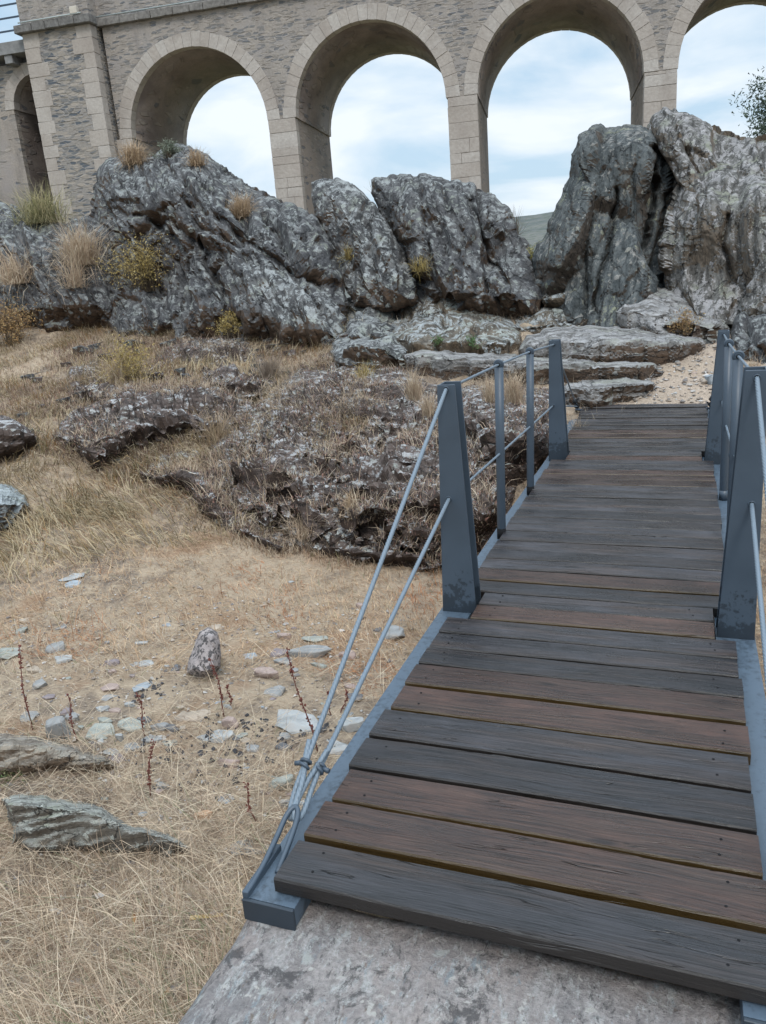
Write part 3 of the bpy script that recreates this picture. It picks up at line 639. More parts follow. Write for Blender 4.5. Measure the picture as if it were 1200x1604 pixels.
rock('rock_slab', 'streaked leaning slab with parallel ribs at the foot of the big humped outcrop',
     [(342, 402), (370, 392), (400, 398), (440, 412), (480, 440), (520, 468), (545, 500), (545, 545), (500, 552), (440, 548), (395, 520), (372, 490), (352, 450)],
     12.0, 13.4, 0.7, M_rA2, seed=13, ns=(0.7, -0.2, 0.68), facet=0.10, strata=0.17, th=0.15, cells=1.2)
rock('rock_outcrop', 'narrow pale-crusted pinnacle slab in front of the pier, left of the wide central crag',
     [(488, 286), (502, 279), (530, 277), (556, 292), (578, 312), (602, 342), (628, 385), (645, 430), (655, 475), (600, 492), (555, 480), (530, 440), (520, 392), (502, 352), (491, 320)],
     13.2, 15.6, 0.9, M_rA2, seed=14, crisp=0.6, ns=(0.8, -0.25, 0.55), facet=0.16, strata=0.10, dm=60,
     feats=((560, 420, 0.5, 50),))
rock('rock_outcrop', 'wide central crag of tilted lichen slabs with an overhanging notch on its right',
     [(580, 280), (612, 275), (650, 277), (700, 284), (742, 290), (776, 304), (796, 328), (812, 368), (832, 400), (838, 430), (856, 470), (840, 500), (740, 505), (660, 500), (632, 460), (622, 392), (598, 338), (580, 302)],
     13.6, 16.4, 1.2, M_rA, seed=15, crisp=0.6, ns=(0.78, -0.25, 0.58), facet=0.24, strata=0.11, th=0.2, dm=55,
     cracks=(([(600, 330), (640, 400), (665, 470)], 0.4, 5), ([(735, 320), (770, 380), (792, 440)], 0.5, 8), ([(690, 290), (740, 330), (780, 400)], 0.2, 4)),
     feats=((788, 400, 0.35, 30),))
rock('rock_outcrop', 'small dark knob beside the dry bush at the gap between the two crags',
     [(800, 362), (818, 368), (835, 392), (842, 420), (848, 455), (820, 462), (800, 430)], 15.0, 16.4, 0.4, M_rA, seed=16, facet=0.08, strata=0.06, step=3)
rock('rock_slab', 'brown-faced slab with green sprigs at its foot below the wide central crag',
     [(630, 462), (660, 448), (700, 452), (745, 462), (785, 480), (812, 510), (822, 545), (790, 562), (720, 562), (650, 560), (610, 545), (600, 510), (612, 480)],
     12.0, 13.6, 1.50, M_rB, seed=17, drape=True, ns=(0.6, -0.3, 0.7), facet=0.14, strata=0.06, dm=60)
rock('rock_boulder', 'small blocky pale-topped boulder between the ribbed slab and the brown-faced slab',
     [(535, 468), (562, 463), (600, 470), (622, 485), (630, 520), (622, 548), (580, 552), (548, 545), (535, 510)], 11.7, 12.8, 1.30, M_rA2, seed=18, drape=True, facet=0.12, strata=0.05, cells=0.6)
rock('rock_boulder', 'greenish lichen boulder with stepped top behind the reddish mossy bank',
     [(525, 520), (545, 512), (590, 515), (625, 522), (640, 548), (636, 585), (580, 590), (530, 585), (515, 560)], 10.4, 11.4, 1.30, M_rA2, seed=19, drape=True, ns=NH, facet=0.12, strata=0.06, cells=0.5)
# right-hand crag
rock('rock_crag', 'tall slate-blue crag with folded vertical sheets, left of the dark crack on the right bank',
     [(838, 440), (835, 412), (846, 382), (862, 350), (880, 312), (894, 272), (893, 242), (910, 214), (942, 204), (992, 198), (1018, 206), (1045, 225), (1052, 300), (1048, 400), (1055, 540), (990, 560), (920, 555), (862, 530), (840, 480)],
     13.6, 17.0, 1.4, M_rG, seed=21, crisp=0.36, ns=NV, facet=0.32, strata=0.05, th=0.4, dm=50, rough=0.03, cells=1.2,
     cracks=(([(1024, 240), (1028, 290), (1020, 340), (1012, 400)], 0.8, 10), ([(965, 300), (960, 360), (940, 420), (930, 480)], 0.25, 4)),
     feats=((1000, 330, 0.45, 45), (862, 450, 0.4, 40)))
rock('rock_crag', 'high grey peak of the right bank touching the base of the viaduct pier',
     [(1012, 212), (1022, 182), (1055, 170), (1085, 182), (1122, 200), (1160, 214), (1205, 214), (1260, 225), (1330, 300), (1330, 470), (1200, 500), (1100, 500), (1040, 480), (1032, 400), (1038, 320), (1030, 260)],
     14.4, 17.6, 1.2, M_rG2, seed=22, crisp=0.36, ns=(0.8, -0.3, 0.5), facet=0.26, strata=0.08, th=0.3, dm=50,
     feats=((1050, 320, 0.4, 35),))
rock('rock_crag', 'bulging ochre rock mass with white crust at the right edge, below the high grey peak',
     [(1045, 330), (1060, 290), (1090, 262), (1140, 258), (1200, 282), (1290, 300), (1330, 400), (1330, 560), (1200, 550), (1165, 540), (1130, 540), (1090, 535), (1060, 520), (1040, 440), (1036, 380)],
     13.2, 15.6, 1.2, M_rG2, seed=23, crisp=0.36, ns=(0.85, -0.4, 0.25), facet=0.28, strata=0.07, th=0.35, dm=45, cells=1.2, rough=0.03,
     cracks=(([(1140, 330), (1130, 390), (1150, 440)], 0.2, 5),),
     feats=((1085, 430, 0.7, 50), (1160, 450, 0.4, 40), (1130, 300, -0.2, 60)))
rock('rock_slab', 'steep ribbed slab running down the right edge above the dark lichen boulder',
     [(1160, 478), (1175, 440), (1192, 395), (1212, 370), (1300, 360), (1300, 540), (1200, 530), (1160, 520)], 12.4, 13.6, 0.7, M_rG2, seed=24, crisp=0.36, ns=(0.85, -0.3, -0.35), facet=0.10, strata=0.13, th=0.14)
rock('rock_boulder', 'dark lichen-blotched boulder at the right edge beside the far bridge post',
     [(1146, 500), (1158, 485), (1180, 474), (1230, 476), (1270, 500), (1280, 560), (1200, 572), (1160, 562), (1145, 535)], 10.8, 11.8, 1.20, M_rA, seed=25, drape=True, facet=0.12, strata=0.06, cells=0.6)
rock('rock_boulder', 'rounded grey boulder with a white lichen patch at the foot of the slate-blue crag',
     [(945, 498), (950, 472), (975, 458), (1020, 450), (1065, 455), (1110, 466), (1140, 490), (1148, 520), (1120, 545), (1040, 550), (970, 535), (945, 520)],
     12.9, 13.9, 1.90, M_rH, seed=26, drape=True, ns=(0.2, -0.2, 1), facet=0.10, strata=0.07, th=0.12, cells=1.2)
rock('rock_slab', 'thin brown-edged slab left of the rounded grey boulder',
     [(802, 500), (822, 482), (870, 480), (920, 484), (938, 500), (930, 525), (860, 530), (810, 525)], 13.4, 14.2, 1.20, M_rB, seed=27, drape=True, ns=NH, facet=0.08, strata=0.08)
rock('rock_slab', 'low brown slab tucked against the slate-blue crag behind the thin slab',
     [(838, 478), (852, 462), (890, 460), (930, 468), (945, 490), (920, 502), (850, 498)], 14.0, 14.8, 0.90, M_rB, seed=28, drape=True, ns=NH, facet=0.08, strata=0.07)
rock('rock_ledge', 'long pale smooth ledge crossing behind the far left bridge post',
     [(812, 545), (826, 526), (860, 512), (930, 508), (1000, 512), (1060, 520), (1100, 530), (1108, 550), (1060, 572), (960, 580), (870, 575), (815, 565)],
     11.8, 13.2, 1.6, M_rH, seed=29, drape=True, terrace=0.03, ns=(0.05, -0.15, 1), facet=0.06, strata=0.035, th=0.10, cells=1.6, rough=0.03)
rock('rock_ledge', 'flat grey ledge in front of the long pale ledge, seen between the left balusters',
     [(620, 560), (660, 546), (740, 550), (830, 556), (930, 562), (1010, 566), (1050, 580), (1000, 600), (900, 606), (800, 602), (700, 600), (640, 590)],
     10.3, 11.8, 1.7, M_rH, seed=30, drape=True, terrace=0.03, ns=NH, facet=0.06, strata=0.03, th=0.07, cells=1.4, rough=0.03)
rock('rock_ledge', 'stepped grey ledge just beyond the far end of the deck',
     [(880, 602), (920, 590), (980, 588), (1025, 596), (1040, 612), (1000, 634), (940, 655), (890, 650), (870, 625)], 9.0, 10.0, 1.8, M_rH, seed=31, drape=True, terrace=0.03, ns=NH, facet=0.06, strata=0.07, th=0.06, cells=0.9, rough=0.03)
rock('rock_ledge', 'broken dark ledge with straw between the two left balusters',
     [(705, 612), (740, 600), (800, 600), (860, 608), (885, 640), (870, 720), (820, 770), (760, 790), (720, 740), (700, 670)], 7.9, 9.7, 1.0, M_rM, seed=32, drape=True, terrace=0.10, ns=NH, facet=0.10, strata=0.12, th=0.10, cells=0.7)
# mossy banks
rock('rock_bank', 'large reddish-brown mossy rock bank stepping down to the dry grass beside the bridge',
     [(328, 705), (345, 680), (385, 645), (420, 612), (470, 572), (520, 548), (580, 552), (640, 575), (690, 605), (740, 650), (790, 700), (815, 760), (800, 850), (750, 892), (690, 904), (600, 896), (520, 882), (450, 864), (400, 846), (350, 812), (325, 770), (318, 735)],
     5.3, 10.6, 1.15, M_rM, seed=33, crisp=1.0, drape=True, terrace=0.10, ns=(0.12, -0.15, 1), facet=0.15, strata=0.06, th=0.09, cells=0.55, dm=85, rough=0.12, step=3.0)
rock('rock_bank', 'low dark overhanging rock with white lichen dots, left of the large mossy bank',
     [(75, 690), (90, 662), (115, 635), (160, 612), (220, 598), (290, 590), (350, 600), (400, 625), (405, 660), (370, 685), (320, 690), (260, 705), (200, 722), (150, 745), (115, 722)],
     7.0, 9.2, 1.0, M_rM, seed=34, crisp=1.0, drape=True, terrace=0.10, ns=(0.1, -0.2, 1), facet=0.13, strata=0.06, th=0.10, cells=0.5, dm=45, rough=0.10, step=3.0)
rock('rock_bank', 'reddish mossy hump with a pale slab on top, below the ribbed slab',
     [(225, 590), (250, 545), (290, 525), (340, 516), (385, 518), (398, 545), (420, 570), (440, 600), (410, 640), (330, 640), (260, 622)],
     9.4, 11.6, 0.9, M_rM, seed=35, crisp=1.0, drape=True, terrace=0.10, ns=NH, facet=0.12, strata=0.12, th=0.12, cells=0.6, step=3.0)
rock('rock_bank', 'small lichen-spotted rock hump at the left, under the yellow shrub',
     [(95, 610), (110, 575), (150, 560), (200, 572), (235, 600), (215, 635), (160, 640), (110, 640)], 9.2, 10.4, 0.8, M_rM, seed=36, crisp=1.0, drape=True, terrace=0.11, ns=NH, facet=0.1, strata=0.06, cells=0.5)
rock('rock_bank', 'low band of grey rubble rock at the top edge of the dry grass slope',
     [(190, 735), (240, 712), (300, 700), (345, 720), (360, 780), (400, 825), (470, 862), (440, 872), (370, 848), (320, 815), (290, 778), (230, 762)],
     5.75, 7.0, 0.45, M_rM, seed=37, crisp=1.0, drape=True, ns=NH, facet=0.08, strata=0.05, cells=0.4, step=3.0)
rock('rock_bank', 'dark earthy rock edge at the far left below the hay, beside a white lichen dot',
     [(-60, 640), (-10, 650), (25, 655), (55, 668), (65, 700), (30, 722), (-20, 735), (-60, 740)], 7.2, 8.2, 0.8, M_rM, seed=38, crisp=1.0, drape=True, ns=NH, facet=0.1, strata=0.08, cells=0.5)
rock('rock_boulder', 'pale blue-grey lichen boulder at the left edge of the dry grass',
     [(-70, 752), (-20, 752), (20, 758), (42, 775), (50, 800), (30, 828), (-10, 855), (-70, 880)], 5.2, 6.1, 0.9, M_rS, seed=39, drape=True, facet=0.07, strata=0.03, cells=0.4)
rock('rock_slab', 'greenish lichen-crusted slab with a split nose lying at the lower left',
     [(0, 1250), (30, 1240), (80, 1244), (150, 1258), (205, 1290), (260, 1300), (320, 1335), (270, 1362), (180, 1358), (120, 1352), (60, 1356), (10, 1340), (20, 1300), (0, 1275)],
     2.05, 2.5, 0.55, M_rP, seed=40, drape=True, ns=(-0.3, 0.3, 0.9), facet=0.022, strata=0.035, th=0.05, dm=45, cells=0.4, rough=0.012, step=3.2, rnd_edge=0.6)
rock('rock_slab', 'brown slab with a dark cut face at the left edge above the lichen-crusted slab',
     [(-60, 1130), (0, 1142), (50, 1150), (110, 1165), (160, 1180), (195, 1200), (195, 1218), (140, 1228), (80, 1222), (20, 1228), (-60, 1240)],
     2.35, 2.9, 0.40, rock_mat('brown_slab', (-0.3, 0.3, 0.9), dark=(0.07, 0.055, 0.045), light=(0.30, 0.26, 0.21), lich=0.3, spots=0.2, lichen=(0.34, 0.31, 0.27), brown=(0.16, 0.11, 0.075), brownamt=0.6, sc_=2.2), seed=41, drape=True, ns=(-0.3, 0.3, 0.9), facet=0.022, strata=0.035, th=0.05, dm=40, cells=0.4, rough=0.012, rnd_edge=0.6)

# stone abutment under the near end of the bridge
def build_slab():
    nx, ny = 260, 110; xs = np.linspace(-1.13, 1.6, nx); ys = np.linspace(-0.9, 1.64, ny)
    X, Y = np.meshgrid(xs, ys); sh = X.shape
    ex = 0.02 * fbm(np.column_stack([Y.ravel() * 3, X.ravel() * 0, X.ravel() * 0]), 4, 3).reshape(sh)
    P = np.column_stack([X.ravel(), Y.ravel(), X.ravel() * 0])
    Z = (-1.722 + 0.012 * fbm(P * 5, 5, 4) + 0.006 * fbm(P * 25, 3, 6)).reshape(sh)
    e = np.minimum.reduce([X - xs[0], xs[-1] - X, Y - ys[0], ys[-1] - Y])
    Z = np.minimum(Z, -1.728 + 0 * Z) if False else Z - 0.03 * np.exp(-(e / 0.02) ** 2)
    X = X + ex * np.exp(-(e / 0.2)); Y2 = Y + 0.03 * fbm(P * 2.3, 3, 8).reshape(sh) * np.exp(-(e / 0.2))
    V = np.stack([X, Y2, Z], -1).reshape(-1, 3); i = np.arange(nx * ny).reshape(ny, nx)
    Q = np.stack([i[:-1, :-1], i[:-1, 1:], i[1:, 1:], i[1:, :-1]], -1).reshape(-1, 4); T = [Q[:, [0, 1, 2]], Q[:, [0, 2, 3]]]
    loop = np.concatenate([i[0, :], i[1:, -1], i[-1, ::-1][1:], i[1:-1, 0][::-1]])
    low = V[loop].copy(); low[:, 2] = -2.7; low[:, 0] += np.sign(low[:, 0] - 0.2) * 0.08; n0 = len(V); V = np.vstack([V, low])
    a = loop; b = np.roll(loop, -1); c = n0 + np.arange(len(loop)); d = np.roll(c, -1)
    T += [np.stack([a, c, d], 1), np.stack([a, d, b], 1)]
    m = NT('abutment_stone'); c = m.coord('Object')
    n1 = m.noise(c, 2.2, 6, 0.6); n2 = m.noise(c, 13, 8, 0.7); n3 = m.noise(c, 60, 6, 0.75); 
    col = m.mix(m.ramp(n1, [(0.38, 0.0), (0.62, 1.0)]), (0.215, 0.205, 0.205), (0.34, 0.295, 0.275))
    col = m.mix(m.ramp(n3, [(0.35, 0.55), (0.6, 0.0)]), col, (0.09, 0.085, 0.085))
    vw = m.n('ShaderNodeVectorMath', {0: c, 1: m.n('ShaderNodeVectorMath', {0: m.n('ShaderNodeTexNoise', {'Vector': c, 'Scale': 26.0, 'Detail': 4}).outputs[1], 3: 0.09}, operation='SCALE').outputs[0]}, operation='ADD').outputs[0]
    for s_, t_, cc in ((4.5, 0.50, (0.36, 0.33, 0.315)), (9, 0.535, (0.42, 0.40, 0.385)), (21, 0.545, (0.45, 0.45, 0.435)), (11, 0.575, (0.27, 0.31, 0.33)), (16, 0.60, (0.20, 0.15, 0.12)), (30, 0.57, (0.10, 0.095, 0.095))):
        nn = m.noise(m.map(c, loc=(s_, s_ * 2, 0), rot=(0, 0, 0.5), scale=(1.7, 0.75, 1)), s_, 9, 0.74, 0.15)
        col = m.mix(m.ramp(nn, [(t_, 0.0), (t_ + 0.045, 0.75)]), col, m.mix(m.ramp(n3, [(0.35, 0.0), (0.6, 1.0)]), tuple(x * 0.6 for x in cc), cc))
    for s_, th_, sel, cc in ((17, 0.33, 0.10, (0.36, 0.36, 0.34)), (34, 0.34, 0.14, (0.42, 0.40, 0.37)), (5, 0.30, 0.10, (0.30, 0.17, 0.13))):
        vd = m.voro(vw, s_); vs = m.n('ShaderNodeSeparateColor', {0: m.voro(vw, s_, out=1)}).outputs[1]
        fac = m.math('MULTIPLY', m.ramp(vd, [(th_ - 0.12, 0.9), (th_, 0.0)]), m.math('LESS_THAN', vs, sel))
        col = m.mix(fac, col, cc)
    dk = m.ramp(m.noise(c, 7, 8, 0.75, 0.4), [(0.56, 0.0), (0.62, 0.85)]); col = m.mix(dk, col, (0.075, 0.07, 0.07))
    h = m.math('ADD', m.math('MULTIPLY', n2, 0.8), m.math('MULTIPLY', n3, 0.5))
    mat = m.done(col, 0.9, m.bump(h, 0.9, 0.03), 0.2)
    o = mesh_np('stone_abutment', V, np.vstack(T), mat, origin=(0.2, 0.4, -2.7))
    tag(o, 'pale lichen-mottled stone abutment carrying the near end of the footbridge', 'abutment')
build_slab()

# ------------------------------------------------------------------ footbridge
R = random.Random(5)
def deck_z(Y):
    return float(np.interp(Y, [0, 5, 6.6, 7.6, 8.9], [-1.6, -1.6, -1.625, -1.62, -1.56]))
BO = (-0.39, 1.55, -1.722)
bridge = empty('footbridge', BO)
tag(bridge, 'dark plank footbridge with slate-blue steel posts and wire-rope handrails', 'footbridge')
def bp(mb, name, mat, parent=None, off=None):
    """bridge part: geometry is given in world space"""
    return mb.build(name, mat, parent or bridge, offset=off or BO)
def plank(x0, x1, y0, y1, mat, zt, th=0.045, tilt=0.0, nails=True):
    cx, cy = (x0 + x1) / 2, (y0 + y1) / 2
    bm = bmesh.new(); n = 26; bow = R.uniform(-0.004, 0.004); cup = R.uniform(-0.0015, 0.002); rows = []
    for i in range(n + 1):
        u = i / n; x = x0 + (x1 - x0) * u; wv = 0.0022 * mnoise.noise(Vector((x * 3, cy * 7, 1))); wb = 0.0022 * mnoise.noise(Vector((x * 3, cy * 7, 9)))
        dz = bow * math.sin(math.pi * u) + tilt * (u - 0.5) + 0.0012 * mnoise.noise(Vector((x * 9, cy * 5, 4)))
        b = 0.004; yA, yB = y0 + wv, y1 + wb; ym = (yA + yB) / 2
        ring = [(yA, -th), (yA, -b - 0.002), (yA + b, 0), (ym, cup), (yB - b, 0), (yB, -b), (yB, -th)]
        rows.append([bm.verts.new((x - cx, y - cy, z + dz)) for y, z in ring])
    for a, b_ in zip(rows, rows[1:]):
        m = len(a)
        for k in range(m): bm.faces.new([a[k], b_[k], b_[(k + 1) % m], a[(k + 1) % m]])
    bm.faces.new(rows[0]); bm.faces.new(rows[-1][::-1]); bmesh.ops.recalc_face_normals(bm, faces=bm.faces)
    me = bpy.data.meshes.new('deck_plank'); bm.to_mesh(me); bm.free(); me.materials.append(mat)
    o = link(bpy.data.objects.new('deck_plank', me), bridge); o.location = (cx - BO[0], cy - BO[1], zt - BO[2])
    if nails and cy < 3.6:
        for sx in (x0 + 0.09, x1 - 0.09):
            for sy in (y0 + (y1 - y0) * 0.27, y0 + (y1 - y0) * 0.74):
                nx, ny = sx + R.uniform(-0.015, 0.015), sy + R.uniform(-0.008, 0.008)
                mb = MB(); mb.tube([(nx - cx, ny - cy, -0.004), (nx - cx, ny - cy, 0.0016)], 0.0042, 8)
                nl = mb.build('nail', M_black, o)
    return o
ed = [(1.535, 1.70), (1.722, 1.885), (1.907, 2.068), (2.084, 2.255), (2.272, 2.446), (2.470, 2.640), (2.662, 2.822)]
br = [0, 1, 1, 0, 0, 1, 1]      # 0 weathered grey, 1 stained brown; first nine follow the photograph
br[3] = 0
kinds = [0, 1, 1, 0, 0, 1, 1, 0, 0, 0, 1, 0, 0, 1, 0, 0, 0, 0, 0, 0, 0, 0, 0, 0, 0, 1, 1, 1, 0, 0, 1, 0, 0, 0, 0, 1, 1]
kinds[3:5] = [0, 0]
Y = 2.840; rr = random.Random(3)
while Y < 8.86:
    wd = 0.152 + rr.uniform(-0.022, 0.014); gap = rr.choice([0.009, 0.012, 0.016, 0.020])
    ed.append((Y, Y + wd)); Y += wd + gap
for i, (y0, y1) in enumerate(ed):
    cy = (y0 + y1) / 2; k = kinds[i] if i < len(kinds) else 0
    x0, x1 = -1.025 + rr.uniform(-0.008, 0.008), 0.245 + rr.uniform(-0.006, 0.008)
    for py in (3.53, 6.73):
        if abs(cy - py) < 0.16: x0, x1 = -0.915, 0.165
    plank(x0, x1, y0, y1, M_wbrown if k else M_wgrey, deck_z(cy) + rr.uniform(-0.003, 0.003) + (0.004 if i == 0 else 0), tilt=rr.uniform(-0.004, 0.004))
for s, (xa, xb) in (('l', (-1.115, -0.955)), ('r', (0.175, 0.335))):
    mb = MB(); ys = [1.50, 5.0, 6.6, 7.6, 8.92]
    for ya, yb in zip(ys, ys[1:]):
        za, zb = deck_z(ya) - 0.052, deck_z(yb) - 0.052
        v = [mb.bm.verts.new(p) for p in ((xa, ya, za), (xb, ya, za), (xb, yb, zb), (xa, yb, zb), (xa, ya, za - 0.06), (xb, ya, za - 0.06), (xb, yb, zb - 0.06), (xa, yb, zb - 0.06))]
        for q in ((0, 1, 2, 3), (4, 7, 6, 5), (0, 3, 7, 4), (1, 5, 6, 2)): mb.bm.faces.new([v[i] for i in q])
        if ya == ys[0]: mb.bm.faces.new([v[0], v[4], v[5], v[1]])
        if yb == ys[-1]: mb.bm.faces.new([v[3], v[2], v[6], v[7]])
    bp(mb, 'edge_beam', M_steel_lt)
for xe, xf in ((-1.116, -0.954), (0.174, 0.336)):
    mb = MB(); mb.box(xe, xf, 1.488, 1.4985, -1.7215, -1.651, bevel=0.002); bp(mb, 'beam_end_cap', M_post)
for yy in (1.98, 3.53, 6.73, 8.8):
    mb = MB(); mb.box(-0.953, 0.173, yy - 0.03, yy + 0.03, deck_z(yy) - 0.118, deck_z(yy) - 0.055); bp(mb, 'cross_member', M_steel)

# tapered end posts: two flanges and an outer web, black discs painting the shade of the rope holes
def end_post(side, Y, ztop, zh1, zh2, xo_top, xi_top, xo_bot, xi_bot, zb):
    mb = MB()
    for y in (Y, Y + 0.105):
        mb.prism([(xo_top, ztop), (xi_top, ztop), (xi_bot, zb), (xo_bot, zb)], y, y + 0.009, bevel=0.0015)
    # web on the outer side
    a = xo_top, xo_bot; t = 0.009 * (1 if side < 0 else -1)
    mb.prism([(xo_top, ztop - 0.002), (xo_top + t, ztop - 0.002), (xo_bot + t, zb), (xo_bot, zb)], Y + 0.0095, Y + 0.1045)
    o = bp(mb, 'end_post', M_post)
    for (hx, hz) in ((xo_top * .5 + xi_top * .5, zh1), ((xo_top + xi_top) / 2 - (0.015 if side < 0 else -0.01), zh2)):
        m2 = MB(); m2.torus((hx, Y - 0.0005, hz), 0.0125, 0.0032, (0, 1, 0), 16, 6)
        bp(m2, 'rope_eyelet', M_steel_lt, o, (0, 0, 0)) if False else None
        m2.bm.free() if False else None
        m3 = MB(); m3.torus((hx, Y - 0.001, hz), 0.0125, 0.003, (0, 1, 0), 16, 6)
        m3.build('rope_eyelet', M_steel, o)
        for ob in (o.children if False else ()): pass
        m4 = MB(); m4.tube([(hx, Y - 0.0012, hz), (hx, Y + 0.0005, hz)], 0.0122, 14); m4.build('rope_hole_shade', M_black, o)  # flange is uncut: a black disc paints the hole's shade
        for c in o.children: pass
    for c in [c for c in bpy.data.objects if c.parent == o]: c.location = (-BO[0], -BO[1], -BO[2])
    return o
end_post(-1, 3.47, -0.507, -0.528, -1.058, -1.064, -0.980, -1.100, -0.925, -1.652)
end_post(1, 3.43, -0.475, -0.505, -1.03, 0.318, 0.232, 0.332, 0.178, -1.652)
end_post(-1, 6.72, -0.636, -0.668, -1.185, -1.062, -0.980, -1.078, -0.912, -1.677)
end_post(1, 6.68, -0.617, -0.645, -1.16, 0.325, 0.247, 0.335, 0.185, -1.677)

# tubular balusters with rope rings
HR = {}
for side in (-1, 1):
    for (Y, zt, zm) in ((4.6, -0.566, -1.099), (5.62, -0.608, -1.140)):
        x = -1.022 if side < 0 else 0.272
        xb = -1.040 if side < 0 else 0.288
        mb = MB(); zb = deck_z(Y) - 0.052
        mb.tube([(xb, Y, zb), (xb, Y, zb + 0.012), (x + (xb - x) * .5, Y, (zt + zb) / 2), (x, Y, zt - 0.01)], [0.022, 0.027, 0.027, 0.027], 18)
        o = bp(mb, 'baluster', M_steel)
        xm = x + (xb - x) * (zt - zm) / (zt - zb)
        for (xx, zz, rr_) in ((x, zt + 0.006, 0.024), (xm, zm, 0.022)):
            m2 = MB(); m2.torus((xx, Y - 0.004, zz), rr_, 0.0085, (0, 1, 0), 22, 8)
            m2.tube([(xx, Y - 0.02, zz), (xx, Y + 0.02, zz)], rr_ - 0.004, 16)
            r_ = m2.build('rope_ring', M_steel, o); r_.location = (-BO[0], -BO[1], -BO[2])
            m3 = MB(); m3.tube([(xx, Y - 0.0212, zz), (xx, Y - 0.019, zz)], 0.012, 14); h_ = m3.build('rope_hole_shade', M_black, o); h_.location = (-BO[0], -BO[1], -BO[2])  # black disc paints the shade inside the ring's rope opening
        m4 = MB(); m4.tube([(xb, Y, zb + 0.001), (xb, Y, zb + 0.07)], 0.0285, 18); f_ = m4.build('baluster_foot', M_black if side < 0 else M_steel, o); f_.location = (-BO[0], -BO[1], -BO[2])
        HR[(side, Y)] = ((x, Y, zt + 0.006), (xm, Y, zm))

